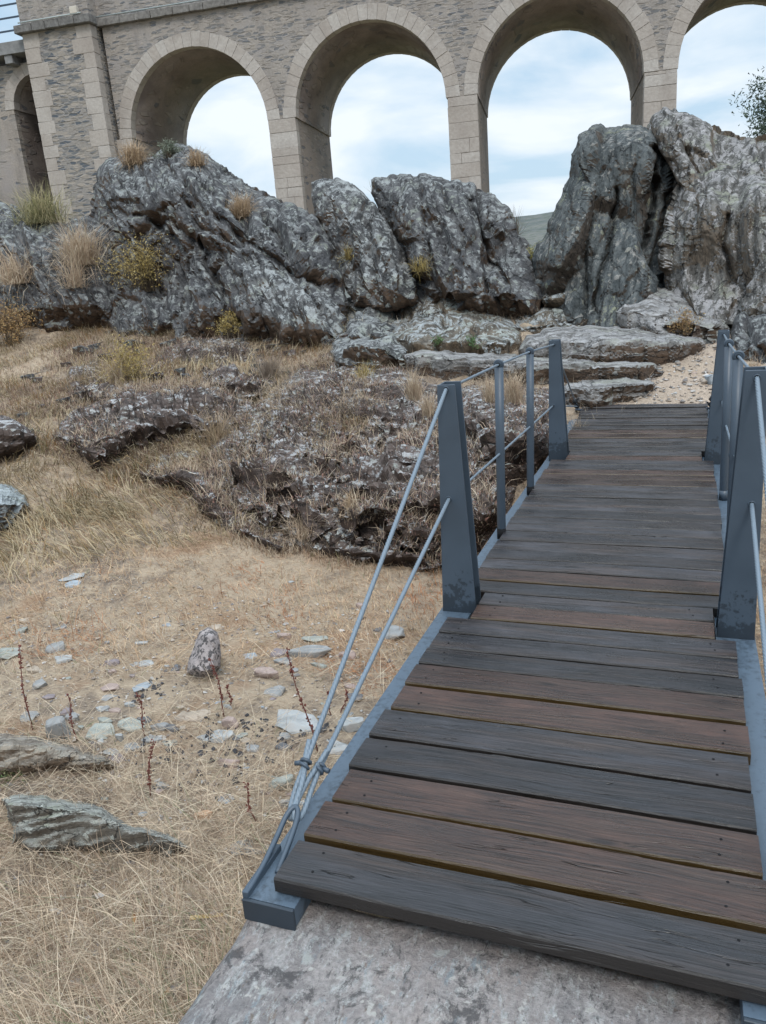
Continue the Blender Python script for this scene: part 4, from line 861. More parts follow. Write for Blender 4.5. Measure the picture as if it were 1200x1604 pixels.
def rope(pts, r=0.0068, seg=0.008, name='wire_rope', mat=None, twist=-62, n=24):
    P = [Vector(p) for p in pts]; o = []
    for a, b in zip(P, P[1:]):
        k = max(1, int((b - a).length / seg))
        for i in range(k): o.append(a.lerp(b, i / k))
    o.append(P[-1]); mb = MB(); mb.tube(o, r, n, twist=twist, lobes=6, lobe=0.17); return bp(mb, name, mat or M_galv)
def curve(pts, n=10):
    P = [Vector(p) for p in pts]; P = [P[0] * 2 - P[1]] + P + [P[-1] * 2 - P[-2]]; o = []
    for i in range(1, len(P) - 2):
        for k in range(n):
            t = k / n; a, b, c, d = P[i - 1:i + 3]
            o.append(0.5 * ((2 * b) + (-a + c) * t + (2 * a - 5 * b + 4 * c - d) * t * t + (-a + 3 * b - 3 * c + d) * t ** 3))
    o.append(P[-2]); return o
for side in (-1, 1):
    m = side
    if side < 0:
        h1, h2 = (-1.022, 3.47, -0.528), (-1.037, 3.47, -1.058); g1, g2 = (-1.021, 6.72, -0.668), (-1.036, 6.72, -1.185)
        X = lambda x: x
    else:
        h1, h2 = (0.275, 3.43, -0.505), (0.285, 3.43, -1.03); g1, g2 = (0.286, 6.68, -0.645), (0.296, 6.68, -1.16)
        X = lambda x: -0.78 - x
    a, b = HR[(side, 4.6)], HR[(side, 5.62)]
    rope([h1, a[0], b[0], g1], 0.0065, 0.02, 'handrail_rope'); rope([h2, a[1], b[1], g2], 0.0062, 0.02, 'handrail_rope')
    # near anchor: bent bar loop welded on the beam
    mb = MB(); bar = curve([(X(-1.106), 1.515, -1.640), (X(-1.106), 1.60, -1.630), (X(-1.108), 1.70, -1.605), (X(-1.103), 1.765, -1.575), (X(-1.085), 1.79, -1.563), (X(-1.068), 1.765, -1.578), (X(-1.062), 1.68, -1.615), (X(-1.060), 1.60, -1.645)], 8)
    mb.tube(bar, 0.0085, 10); bp(mb, 'anchor_loop', M_steel)
    mb = MB(); mb.box(X(-1.118) if side < 0 else X(-1.098), X(-1.098) if side < 0 else X(-1.118), 1.497, 1.70, -1.655, -1.632, bevel=0.002); bp(mb, 'anchor_plate', M_steel)
    k1 = (X(-1.103), 1.915, -1.492); k2 = (X(-1.070), 1.945, -1.525)
    eye = (X(-1.085), 1.775, -1.580)
    e1, e2 = Vector((X(-1.098), 1.80, -1.585)), Vector((X(-1.072), 1.80, -1.580))
    rope([h1] + curve([k1, (X(-1.112), 1.85, -1.545), (X(-1.108), 1.79, -1.588), (X(-1.094), 1.772, -1.592), (X(-1.092), 1.80, -1.565), (X(-1.094), 1.87, -1.520), (X(-1.108), 1.93, -1.480), (X(-1.112), 1.975, -1.445)], 6), 0.0084, 0.003, 'wire_rope')
    rope([h2] + curve([k2, (X(-1.072), 1.88, -1.56), (X(-1.070), 1.80, -1.595), (X(-1.082), 1.77, -1.592), (X(-1.090), 1.80, -1.565), (X(-1.086), 1.88, -1.535), (X(-1.072), 1.95, -1.510), (X(-1.058), 1.99, -1.485)], 6), 0.0084, 0.003, 'wire_rope')
    for k, sgn in ((k1, -1), (k2, 1)):
        kk = Vector(k); d = (Vector(h1 if k is k1 else h2) - kk).normalized(); sdv = Vector((1, 0, 0)).cross(d).normalized()
        mb = MB()
        mb.torus(kk + d * 0.006, 0.0150, 0.0062, d, 18, 8); mb.torus(kk - d * 0.010, 0.0150, 0.0060, d + Vector((0.3, 0, 0)), 18, 8)
        mb.tube([kk + Vector((sgn * 0.010, 0, 0)), kk + Vector((sgn * 0.036, -0.004, -0.004))], [0.0090, 0.0080], 10)
        bp(mb, 'rope_clamp', M_steel)
    # far anchor
    f1, f2 = (X(-1.055), 8.35, -1.43), (X(-1.05), 8.45, -1.50)
    rope([g1, f1, (X(-1.05), 8.75, -1.60)], 0.0065, 0.02, 'wire_rope'); rope([g2, f2, (X(-1.05), 8.75, -1.60)], 0.0065, 0.02, 'wire_rope')
    mb = MB(); mb.tube(curve([(X(-1.10), 8.86, -1.60), (X(-1.09), 8.7, -1.585), (X(-1.06), 8.56, -1.555), (X(-1.02), 8.7, -1.585), (X(-1.02), 8.86, -1.6)], 6), 0.012, 10); bp(mb, 'anchor_loop', M_steel)
    for f, q in ((f1, (0.02, 0.03, 0.015)), (f2, (-0.02, 0.02, 0.01))):
        mb = MB(); mb.torus(f, 0.018, 0.010, (0.2, -1, 1), 14, 7); mb.tube([Vector(f), Vector(f) + Vector(q) * 1.6], 0.009, 8); bp(mb, 'rope_clamp', M_black)

# ------------------------------------------------------------------ viaduct
NRM = Vector((-0.1524198, 0.9883156, 0)); WDIR = Vector((0.9883156, 0.1524198, 0)); DV = 30.0
viaduct = empty('viaduct', NRM * DV, math.atan2(WDIR.y, WDIR.x))
tag(viaduct, 'tall stone railway viaduct with round arches, slender ashlar piers and a slate-filled buttress tower', 'viaduct')
RI, RING, SPR, PERIOD, DEPTH, ZT = 2.775, 0.43, 5.69, 6.535, 4.8, 9.46
piers = [-16.03, -9.51, -2.925, 3.60, 10.13, 16.67, 23.2]
VR = random.Random(8)
def bay(cx, R_, x0, x1, spr, ztop, y0=0.0, y1=DEPTH, name='spandrel_wall', mat=None, ring=RING, nv=27, zb=-2.5):
    # wall above the arch curve
    mb = MB(); n = 40; bm = mb.bm; cols = []
    xs = [x0] + [cx - R_ * math.cos(math.pi * i / n) for i in range(n + 1)] + [x1]
    zs = [spr] + [spr + R_ * math.sin(math.pi * i / n) for i in range(n + 1)] + [spr]
    for x, z in zip(xs, zs):
        cols.append([bm.verts.new((x, y0, z)), bm.verts.new((x, y0, ztop)), bm.verts.new((x, y1, z)), bm.verts.new((x, y1, ztop))])
    for a, b in zip(cols, cols[1:]):
        bm.faces.new([a[0], b[0], b[1], a[1]]); bm.faces.new([a[2], a[3], b[3], b[2]]); bm.faces.new([a[1], b[1], b[3], a[3]])
        bm.faces.new([a[0], a[2], b[2], b[0]])
    bm.faces.new([cols[0][0], cols[0][1], cols[0][3], cols[0][2]]); bm.faces.new([cols[-1][0], cols[-1][2], cols[-1][3], cols[-1][1]])
    mb.build(name, mat or M_rubble, viaduct)
    # plastered barrel lining
    mb = MB(); bm = mb.bm; t = 0.03; A = []
    for i in range(n + 1):
        a = math.pi * i / n; r2 = R_ - t - 0.012 * VR.random()
        A.append([bm.verts.new((cx - r2 * math.cos(a), y0 + 0.30, spr + r2 * math.sin(a))), bm.verts.new((cx - r2 * math.cos(a), y1 - 0.30, spr + r2 * math.sin(a))),
                  bm.verts.new((cx - (R_ - .002) * math.cos(a), y0 + 0.30, spr + (R_ - .002) * math.sin(a))), bm.verts.new((cx - (R_ - .002) * math.cos(a), y1 - 0.30, spr + (R_ - .002) * math.sin(a)))])
    for a, b in zip(A, A[1:]):
        f = bm.faces.new([a[0], a[1], b[1], b[0]]); f.smooth = True
        bm.faces.new([a[0], b[0], b[2], a[2]]); bm.faces.new([a[1], a[3], b[3], b[1]])
    mb.build('vault_lining', M_soffit, viaduct)
    # ring of voussoirs
    for (ya, yb, nm) in ((y0 - 0.025, y0 + 0.34, 'arch_ring'), (y1 - 0.34, y1 + 0.02, 'arch_ring')):
        mb = MB()
        for k in range(nv):
            a0, a1 = math.pi * k / nv + 0.0012, math.pi * (k + 1) / nv - 0.0012
            ro = R_ + ring + VR.uniform(-0.02, 0.03); ri = R_ - 0.045; pr = VR.uniform(-0.008, 0.008)
            mb.prism([(cx - ri * math.cos(a0), spr + ri * math.sin(a0)), (cx - ro * math.cos(a0), spr + ro * math.sin(a0)), (cx - ro * math.cos(a1), spr + ro * math.sin(a1)), (cx - ri * math.cos(a1), spr + ri * math.sin(a1))], ya + pr, yb, bevel=0.005)
        mb.build(nm, M_ashlar, viaduct)
for i in range(len(piers) - 1):
    a, b = piers[i], piers[i + 1]; cx = (a + b) / 2
    bay(cx, RI, a + 0.001, b - 0.001, SPR, ZT)
for i, p in enumerate(piers):
    hw = (PERIOD - 2 * RI) / 2
    core = MB(); core.box(p - hw, p + hw, 0.0, DEPTH, -3.0, SPR - 0.002); po = core.build('pier', M_jamb, viaduct)
    mb = MB(); z = -3.0
    while z < SPR - 0.05:
        h = VR.choice([0.34, 0.46, 0.52, 0.28, 0.60]); h = min(h, SPR - z - 0.005)
        if h < 0.1: break
        bat = 0.012 * (SPR - z) * 0.35
        for (ya, yb) in ((-0.03, 0.32),):
            xa, xb = p - hw - 0.02 - bat, p + hw + 0.02 + bat; pr = VR.uniform(0.004, 0.014)
            y_a = ya + pr if ya < 0 else ya
            if VR.random() < 0.4:
                s = VR.uniform(0.3, 0.7); xm = xa + (xb - xa) * s
                mb.box(xa, xm - 0.004, y_a, yb, z + 0.004, z + h - 0.004, bevel=0.008, jit=0.006, rnd=VR); mb.box(xm + 0.004, xb, y_a + 0.004, yb, z + 0.004, z + h - 0.004, bevel=0.008, jit=0.006, rnd=VR)
            else:
                mb.box(xa, xb, y_a, yb, z + 0.004, z + h - 0.004, bevel=0.008, jit=0.006, rnd=VR)
        z += h
    mb.build('ashlar_facing', M_ashlar, po)
# string course, parapet, pipe
xa, xb = -16.18, 23.6
mb = MB(); x = xa
while x < xb:
    l = VR.uniform(0.5, 1.0); mb.box(x, min(x + l, xb) - 0.01, -0.17 + VR.uniform(-0.012, 0.012), 0.2, ZT + 0.004, ZT + 0.26 + VR.uniform(-0.02, 0.02), bevel=0.015, jit=0.01, rnd=VR); x += l
mb.build('string_course', flat_mat('weathered_cornice', (0.17, 0.16, 0.15), 0.92, 0.45, 6, 0.6), viaduct)
mb = MB(); mb.box(xa, xb, 0.02, 0.5, ZT + 0.27, ZT + 1.5); mb.box(xa, xb, DEPTH - 0.5, DEPTH - 0.02, ZT + 0.27, ZT + 1.5); mb.box(xa, xb, 0.21, DEPTH, ZT + 0.003, ZT + 0.262); mb.build('parapet', M_rubble, viaduct)
mb = MB(); mb.tube([(xa - 2.7, -0.83, ZT + 0.31), (xa - 0.14, -0.83, ZT + 0.31)], 0.025, 8); mb.tube([(xa - 0.05, -0.12, ZT + 0.32), (xb, -0.12, ZT + 0.32)], 0.025, 8); mb.build('service_pipe', flat_mat('pale_pipe', (0.36, 0.40, 0.40), 0.6, 0.1), viaduct)
mb = MB(); mb.box(xa - 0.55, xa - 0.27, -0.86, -0.70, ZT + 0.32, ZT + 0.54, bevel=0.01); mb.build('junction_box', flat_mat('cream_box', (0.50, 0.46, 0.40), 0.7, 0.1), viaduct)
# buttress tower
tx0, tx1, ty = -18.92, -16.17, -0.62
tw = MB(); tw.box(tx0, tx1, ty, DEPTH + 0.6, -3, ZT - 0.002); tower = tw.build('buttress_tower', M_rubble_dark, viaduct)
for cs in (0, 1):
    mb = MB(); z = -3.0; k = 0
    while z < ZT - 0.1:
        h = min(VR.choice([0.42, 0.5, 0.46, 0.55]), ZT - z - 0.004); L_ = (0.72 if (k + cs) % 2 else 0.54) + VR.uniform(-0.14, 0.14)
        xa_, xb_ = (tx0 - 0.02, tx0 + L_) if cs == 0 else (tx1 - L_, tx1 + 0.02)
        mb.box(xa_, xb_, ty - 0.016 + VR.uniform(-.006, .006), ty + 0.4, z + 0.004, z + h - 0.004, bevel=0.012, jit=0.008, rnd=VR); z += h; k += 1
    mb.build('quoin_column', M_ashlar, tower)
mb = MB(); x = tx0 - 0.2
while x < tx1 + 0.15:
    l = VR.uniform(0.5, 0.9); mb.box(x, min(x + l, tx1 + 0.17) - 0.01, ty - 0.2, ty + 0.3, ZT + 0.002, ZT + 0.27, bevel=0.02, jit=0.015, rnd=VR); x += l
mb.build('tower_cornice', flat_mat('tower_cornice_stone', (0.15, 0.145, 0.14), 0.92, 0.45, 6, 0.6), tower)
mb = MB(); mb.box(tx0 - 0.02, tx1 + 0.02, ty + 0.02, DEPTH + 0.55, ZT + 0.28, ZT + 1.9); mb.build('tower_parapet', M_rubble, tower)
# lower wing on the left, with its own narrow arch and railing
bay(-19.15, 1.18, -20.9, -17.42, 7.22, 8.75, y0=0.06, y1=DEPTH - 0.1, mat=M_rubble_dark, ring=0.36, nv=13)
mb = MB(); mb.box(-36, -20.902, 0.06, DEPTH - 0.1, -3, 8.75); mb.box(-20.9, -20.335, 0.062, DEPTH - 0.102, -3, 7.218); mb.build('wing_wall', masonry_mat('pale_wing_masonry', stoneamt=0.32), viaduct)
mb = MB(); mb.box(-20.334, -20.33, 0.3, DEPTH - 0.3, -3, 7.22); mb.box(-20.33, -18.93, 3.2, 3.4, -3, 8.3); mb.build('jamb_lining', M_soffit, viaduct)
mb = MB(); mb.box(-36, tx0 - 0.03, -0.45, 0.9, 8.95, 9.36, bevel=0.01); mb.build('deck_fascia', M_conc, viaduct)
mb = MB(); x = -35.5
mb.bm.free()
while x < tx0 - 0.2:
    mb = MB(); mb.box(x, x + 0.32, -0.40, 0.3, 8.66, 8.948, bevel=0.01); mb.build('fascia_bracket', M_conc, viaduct); x += 1.55
rl = MB(); px = -20.35
while px > -36: rl.box(px - 0.035, px + 0.035, -0.35, -0.29, 9.363, 10.62); px -= 2.1
for z in (9.72, 10.14, 10.56): rl.box(-36, tx0 - 0.025, -0.375, -0.352, z - 0.03, z + 0.03)
rl.build('railing', M_rail, viaduct)
mb = MB(); mb.prism([(-30, 7.6), (-22.5, 4.6), (-18.95, 2.9), (-18.95, -3), (-30, -3)], -1.6, -1.2); mb.build('sloping_retaining_wall', M_conc, viaduct)

# ------------------------------------------------------------------ vegetation
def blade_mesh(name, B, az, lean, L, W, col, curl, mat=None, parent=None, origin=None, rng=None):
    n = len(B); rng = rng or np.random.default_rng(1)
    h = np.stack([np.sin(az), np.cos(az), az * 0], 1); up = np.array([0, 0, 1.0])
    l2 = lean + curl
    P0 = B - up * 0.01; P1 = B + (L * 0.5)[:, None] * (h * np.sin(lean)[:, None] + up * np.cos(lean)[:, None])
    P2 = P1 + (L * 0.5)[:, None] * (h * np.sin(l2)[:, None] + up * np.cos(l2)[:, None])
    a2 = az + rng.uniform(0.6, 2.5, n); s = np.stack([np.sin(a2), np.cos(a2), rng.uniform(-0.5, 0.5, n)], 1) * (W / 2)[:, None]
    V = np.stack([P0 - s, P0 + s, P1 - s * 0.8, P1 + s * 0.8, P2], 1).reshape(-1, 3)
    k = np.arange(n)[:, None] * 5
    T = np.concatenate([k + [0, 1, 3], k + [0, 3, 2], k + [2, 3, 4]])
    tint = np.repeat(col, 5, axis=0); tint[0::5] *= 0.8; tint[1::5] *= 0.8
    return mesh_np(name, V, T, mat or M_blade, parent, smooth=False, tint=tint, origin=origin)
STRAW = np.array([(0.55, 0.44, 0.315), (0.48, 0.37, 0.27), (0.61, 0.51, 0.38), (0.37, 0.275, 0.195), (0.54, 0.405, 0.29), (0.42, 0.345, 0.275), (0.28, 0.19, 0.13)])
def pick(rng, pal, n, jit=0.12, p=None):
    return np.clip(np.array(pal)[rng.choice(len(pal), n, p=p)] * (1 + rng.uniform(-jit, jit, (n, 1))), 0, 1)

def ground_grass():
    rng = np.random.default_rng(77)
    def field(n, th0, th1, r0, r1):
        r = np.exp(rng.uniform(math.log(r0), math.log(r1), n)); t = np.radians(rng.uniform(th0, th1, n))
        return r * np.sin(t), r * np.cos(t)
    X, Y = field(330000, -66, 14, 1.25, 17)
    keep = ~((X > -1.16) & (X < 1.7) & (Y < 1.66)) 
    X, Y = X[keep], Y[keep]
    P = np.stack([X, Y, X * 0], 1); m1 = fbm(P * 1.4, 4, 31); m2 = fbm(P * 6, 3, 33)
    dens = np.ones(len(X))
    near = 1 - sstep(2.7, 3.7, Y + 0.25 * m1 * 3); mid = sstep(3.0, 3.8, Y) * (1 - sstep(6.2, 7.2, Y)); far = sstep(6.2, 7.2, Y)
    stony = np.exp(-((Y - 3.0) / 0.75) ** 2) * sstep(-4.2, -3.2, X)
    dens = 0.80 * near + 0.92 * mid + 0.95 * far - 0.45 * stony + 0.30 * m1 + 0.32 * m2
    path = np.exp(-((X - (0.35 + 0.18 * (Y - 9))) / 1.4) ** 2) * (Y > 8.4) * (Y < 16); dens -= 1.3 * path
    k = rng.random(len(X)) < dens; X, Y, near, mid, far, m1, m2, P = X[k], Y[k], near[k], mid[k], far[k], m1[k], m2[k], P[k]
    Z = ground_z(X, Y); n = len(X)
    az = 2 * math.pi * rng.random(n) * 0.75 + 2.2 * fbm(P * 1.1, 3, 41) + 1.0
    lean = np.radians(rng.triangular(48, 84, 91, n)); lean = np.where(rng.random(n) < 0.10, np.radians(rng.uniform(5, 45, n)), lean)
    L = rng.gamma(3.0, 1 / 3.0, n) * (0.125 * near + 0.075 * mid + 0.11 * far)
    W = rng.uniform(0.6, 1.3, n) * (0.0013 + 0.00045 * np.hypot(X, Y))
    col = pick(rng, STRAW, n); g = (rng.random(n) < 0.035 + 0.10 * (near * (m1 > 0.25))); col[g] = pick(rng, [(0.17, 0.20, 0.10), (0.24, 0.25, 0.15)], int(g.sum()))
    pk = mid > 0.5; col[pk] = col[pk] * np.array([1.06, 0.95, 0.84])
    red = (fbm(P * 1.9, 3, 47) > 0.30) & (rng.random(n) < 0.7) & (mid > 0.3); col[red] = col[red] * np.array([0.80, 0.55, 0.42])
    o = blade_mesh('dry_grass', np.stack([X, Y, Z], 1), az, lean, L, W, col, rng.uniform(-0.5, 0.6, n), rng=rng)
    tag(o, 'short tangled straw-coloured dry grass covering the ground beside the footbridge', 'grass', kind='stuff')
    # long loose stalks lying on top, lower left
    n = 5200; X = rng.uniform(-4.2, -1.18, n); Y = rng.uniform(1.15, 4.0, n); k = (rng.random(n) < np.where(Y < 2.6, 1, 0.35)); X, Y = X[k], Y[k]; n = len(X)
    Z = ground_z(X, Y) + rng.uniform(0.005, 0.06, n)
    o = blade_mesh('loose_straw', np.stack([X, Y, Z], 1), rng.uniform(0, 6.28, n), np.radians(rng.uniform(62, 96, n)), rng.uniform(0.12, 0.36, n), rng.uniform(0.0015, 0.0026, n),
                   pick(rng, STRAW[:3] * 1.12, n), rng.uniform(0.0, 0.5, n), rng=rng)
    tag(o, 'long pale loose straw stalks lying over the dry grass', 'straw', kind='stuff')
    # upper-left hay
    cX, cY = field(900, -66, -22, 6.8, 17); ci = rng.integers(0, 900, 70000); X = cX[ci] + rng.normal(0, 0.16, 70000); Y = cY[ci] + rng.normal(0, 0.16, 70000); P = np.stack([X, Y, X * 0], 1)
    k = rng.random(len(X)) < 0.55 + 0.6 * fbm(P * 1.2, 3, 61); X, Y, P, ci = X[k], Y[k], P[k], ci[k]; n = len(X)
    az = 2.5 * fbm(P * 0.8, 3, 63) * 2 + rng.uniform(-0.9, 0.9, n) + 2.6
    o = blade_mesh('tall_dry_grass', np.stack([X, Y, ground_z(X, Y)], 1), az, np.radians(rng.uniform(20, 75, n)), rng.uniform(0.10, 0.34, n) * (0.6 + 0.8 * _hash(ci.astype(int), ci * 0, ci * 0, 3)), rng.uniform(0.005, 0.008, n),
                   pick(rng, [(0.50, 0.41, 0.27), (0.44, 0.35, 0.22), (0.56, 0.46, 0.31), (0.30, 0.22, 0.13), (0.42, 0.29, 0.15), (0.20, 0.16, 0.085), (0.15, 0.12, 0.07)], n), rng.uniform(0.2, 1.0, n), rng=rng)
    tag(o, 'tall tangled olive-straw hay on the slope below the big outcrop', 'grass', kind='stuff')
    # withered brown-red herbs between the low rocks
    n = 60000; px = rng.uniform(-10, 500, n); k0 = np.array([hit(a, b)[:2] for a, b in [(rng.uniform(-10, 150), rng.uniform(520, 720)) for _ in range(60)] + [(rng.uniform(100, 560), rng.uniform(520, 690)) for _ in range(190)] + [(rng.uniform(190, 330), rng.uniform(690, 760)) for _ in range(30)]])
    ci = rng.integers(0, len(k0), n); sp = 0.02 * k0[ci, 1]; X = k0[ci, 0] + rng.normal(0, 1, n) * sp; Y = k0[ci, 1] + rng.normal(0, 1.3, n) * sp
    kind = _hash(ci, ci * 0, ci * 0, 5); colh = pick(rng, [(0.22, 0.13, 0.105), (0.29, 0.19, 0.15), (0.13, 0.09, 0.07), (0.08, 0.06, 0.045), (0.36, 0.26, 0.19)], n); cols = pick(rng, STRAW * 0.85, n); colo = pick(rng, [(0.34, 0.20, 0.09), (0.26, 0.16, 0.08), (0.17, 0.15, 0.07)], n)
    col = np.where((kind < 0.55)[:, None], colh, np.where((kind < 0.8)[:, None], colo, cols)); Lh = (0.05 + 0.13 * _hash(ci, ci * 0, ci * 0, 6)) * rng.uniform(0.5, 1.2, n)
    o = blade_mesh('withered_herbs', np.stack([X, Y, ground_z(X, Y)], 1), rng.uniform(0, 6.28, n), np.radians(rng.uniform(0, 75, n)), Lh, rng.uniform(0.004, 0.009, n), col, rng.uniform(0, 0.8, n), rng=rng)
    tag(o, 'withered brown and reddish herbs between the low rocks of the left slope', 'ground cover', kind='stuff')
    # dark soil crumbs among the stones
    n = 260; cc_ = np.array([hit(a, b)[:2] for a, b in ((250, 1195), (275, 1180), (360, 1150), (395, 1200), (345, 1175), (230, 1085), (470, 1150), (385, 1140), (300, 1230))]); ci = cc_[rng.integers(0, len(cc_), n)]; cx = ci[:, 0] + rng.normal(0, 0.10, n); cy = ci[:, 1] + rng.normal(0, 0.06, n); s = rng.gamma(2, 0.003, n) + 0.003; c = np.stack([cx, cy, ground_z(cx, cy) + s * 0.4], 1)
    base = rng.normal(0, 1, (n, 6, 3)); base /= np.linalg.norm(base, axis=2, keepdims=True)
    oc = np.array([(1, 0, 0), (-1, 0, 0), (0, 1, 0), (0, -1, 0), (0, 0, 1), (0, 0, -1)], float)[None] * rng.uniform(0.6, 1.4, (n, 6, 1)) + base * 0.3
    V = (c[:, None] + oc * s[:, None, None]).reshape(-1, 3); f = np.array([(0, 2, 4), (2, 1, 4), (1, 3, 4), (3, 0, 4), (2, 0, 5), (1, 2, 5), (3, 1, 5), (0, 3, 5)])
    T = (np.arange(n)[:, None, None] * 6 + f[None]).reshape(-1, 3)
    o = mesh_np('soil_crumbs', V, T, flat_mat('charcoal_soil', (0.055, 0.055, 0.06), 0.9, 0.4, 60), smooth=False); tag(o, 'dark charcoal soil crumbs scattered between the flat stones', 'soil', kind='stuff')
ground_grass()

# growth on the mossy banks
def bank_growth():
    rng = np.random.default_rng(5)
    for key, n, dens in (('large reddish-brown mossy rock bank stepping down to the dry grass beside the bridge', 52000, 1), ('low dark overhanging rock with white lichen dots, left of the large mossy bank', 14000, 1),
                         ('reddish mossy hump with a pale slab on top, below the ribbed slab', 12000, 1), ('low band of grey rubble rock at the top edge of the dry grass slope', 8000, 1),
                         ('small lichen-spotted rock hump at the left, under the yellow shrub', 2500, 1), ('broken dark ledge with straw between the two left balusters', 3500, 1)):
        A, T, P2 = ROCKS[key]; a, b, c = A[T[:, 0]], A[T[:, 1]], A[T[:, 2]]; nn = np.cross(b - a, c - a); ar = np.linalg.norm(nn, axis=1); nz = np.abs(nn[:, 2]) / (ar + 1e-9)
        pr = ar * (0.15 + nz ** 1.5); cen = (a + b + c) / 3; pr = pr * np.clip(0.5 + 1.8 * fbm(cen * 1.3, 3, 71), 0.02, 3); 
        if 'mossy rock bank' in key:
            py = P2[T[:, 0], 1]; pr = pr * (1 - 0.85 * sstep(835, 865, py - 0.06 * np.abs(P2[T[:, 0], 0] - 560)))
        pr /= pr.sum()
        f = rng.choice(len(T), n, p=pr); u = rng.random((n, 2)); u = np.where(u.sum(1, keepdims=True) > 1, 1 - u, u)
        B = a[f] + (b - a)[f] * u[:, :1] + (c - a)[f] * u[:, 1:]
        k = vnoise(B * 2.1, 90); short = rng.random(n) < 0.87
        L = np.where(short, rng.uniform(0.012, 0.045, n), rng.uniform(0.07, 0.22, n)); W = np.where(short, rng.uniform(0.006, 0.014, n), 0.005)
        lean = np.where(short, np.radians(rng.uniform(0, 85, n)), np.radians(rng.uniform(10, 70, n)))
        purp = pick(rng, [(0.21, 0.13, 0.11), (0.28, 0.185, 0.16), (0.13, 0.09, 0.075), (0.34, 0.25, 0.21), (0.09, 0.075, 0.04), (0.33, 0.18, 0.14), (0.06, 0.045, 0.035), (0.05, 0.04, 0.03)], n)
        st = pick(rng, STRAW, n); col = np.where((short & (k < 0.55) & (rng.random(n) < 0.85))[:, None], purp, st * np.where(short, 0.75, 1.0)[:, None])
        o = blade_mesh('stonecrop_cover', B, rng.uniform(0, 6.28, n), lean, L, W, col, rng.uniform(0, 0.8, n), rng=rng)
        where = {'large': 'the large mossy bank beside the bridge', 'low d': 'the low overhanging rock', 'reddi': 'the hump below the ribbed slab', 'low b': 'the low rubble band', 'small': 'the small hump at the left', 'broke': 'the broken ledge between the balusters'}[key[:5]]
        tag(o, 'withered reddish stonecrop and straw growing on ' + where, 'ground cover', kind='stuff')
bank_growth()

def skirts():
    rng = np.random.default_rng(15); B = []
    for key, (A, T, P2) in ROCKS.items():
        if not any(q in key for q in ('bank', 'overhanging', 'hump ', 'rubble rock', 'toe of', 'foot of the big', 'below the slate-filled', 'earthy', 'with dry tufts along')): continue
        low = P2[:, 1]; bins = {}
        for i in range(len(P2)):
            b = int(P2[i, 0] // 4)
            if b not in bins or low[i] > low[bins[b]]: bins[b] = i
        for i in bins.values():
            if P2[i, 1] > 480: B.append(A[i])
    B = np.array(B); n = len(B) * 26; ci = rng.integers(0, len(B), n); sp = 0.014 * B[ci, 1]
    X = B[ci, 0] + rng.normal(0, 1, n) * sp; Y = B[ci, 1] + rng.normal(-0.3, 0.9, n) * sp; k = rng.random(n) < 0.55 + 0.9 * vnoise(np.stack([X, Y, X * 0], 1) * 2.0, 12); X, Y, ci = X[k], Y[k], ci[k]; n = len(X)
    L = rng.uniform(0.04, 0.17, n) * (0.5 + 0.07 * Y); col = pick(rng, STRAW, n); b = rng.random(n) < 0.3; col[b] = pick(rng, [(0.22, 0.14, 0.10), (0.16, 0.12, 0.07)], int(b.sum()))
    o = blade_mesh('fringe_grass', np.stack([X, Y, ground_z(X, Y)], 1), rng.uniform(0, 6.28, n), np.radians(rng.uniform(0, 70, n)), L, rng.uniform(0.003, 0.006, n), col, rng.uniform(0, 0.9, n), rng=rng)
    tag(o, 'ragged dry grass growing against the feet of the rocks', 'grass', kind='stuff')
skirts()

def surf(px, py, default_Y=None):
    """the nearest rock or ground point seen at a pixel of the photograph"""
    best = None
    for A, T, P2 in ROCKS.values():
        if px < P2[:, 0].min() - 4 or px > P2[:, 0].max() + 4 or py < P2[:, 1].min() - 4 or py > P2[:, 1].max() + 4: continue
        d = np.hypot(P2[:, 0] - px, P2[:, 1] - py); i = int(np.argmin(d))
        if d[i] < 7 and (best is None or A[i, 1] < best[1]): best = A[i]
    g = hit(px, py) if py > 470 else None
    if best is None or (g is not None and g[1] < best[1]): best = g if g is not None else (best if best is not None else np.array(at1(px, py, default_Y or 15)))
    return np.array(best, float)

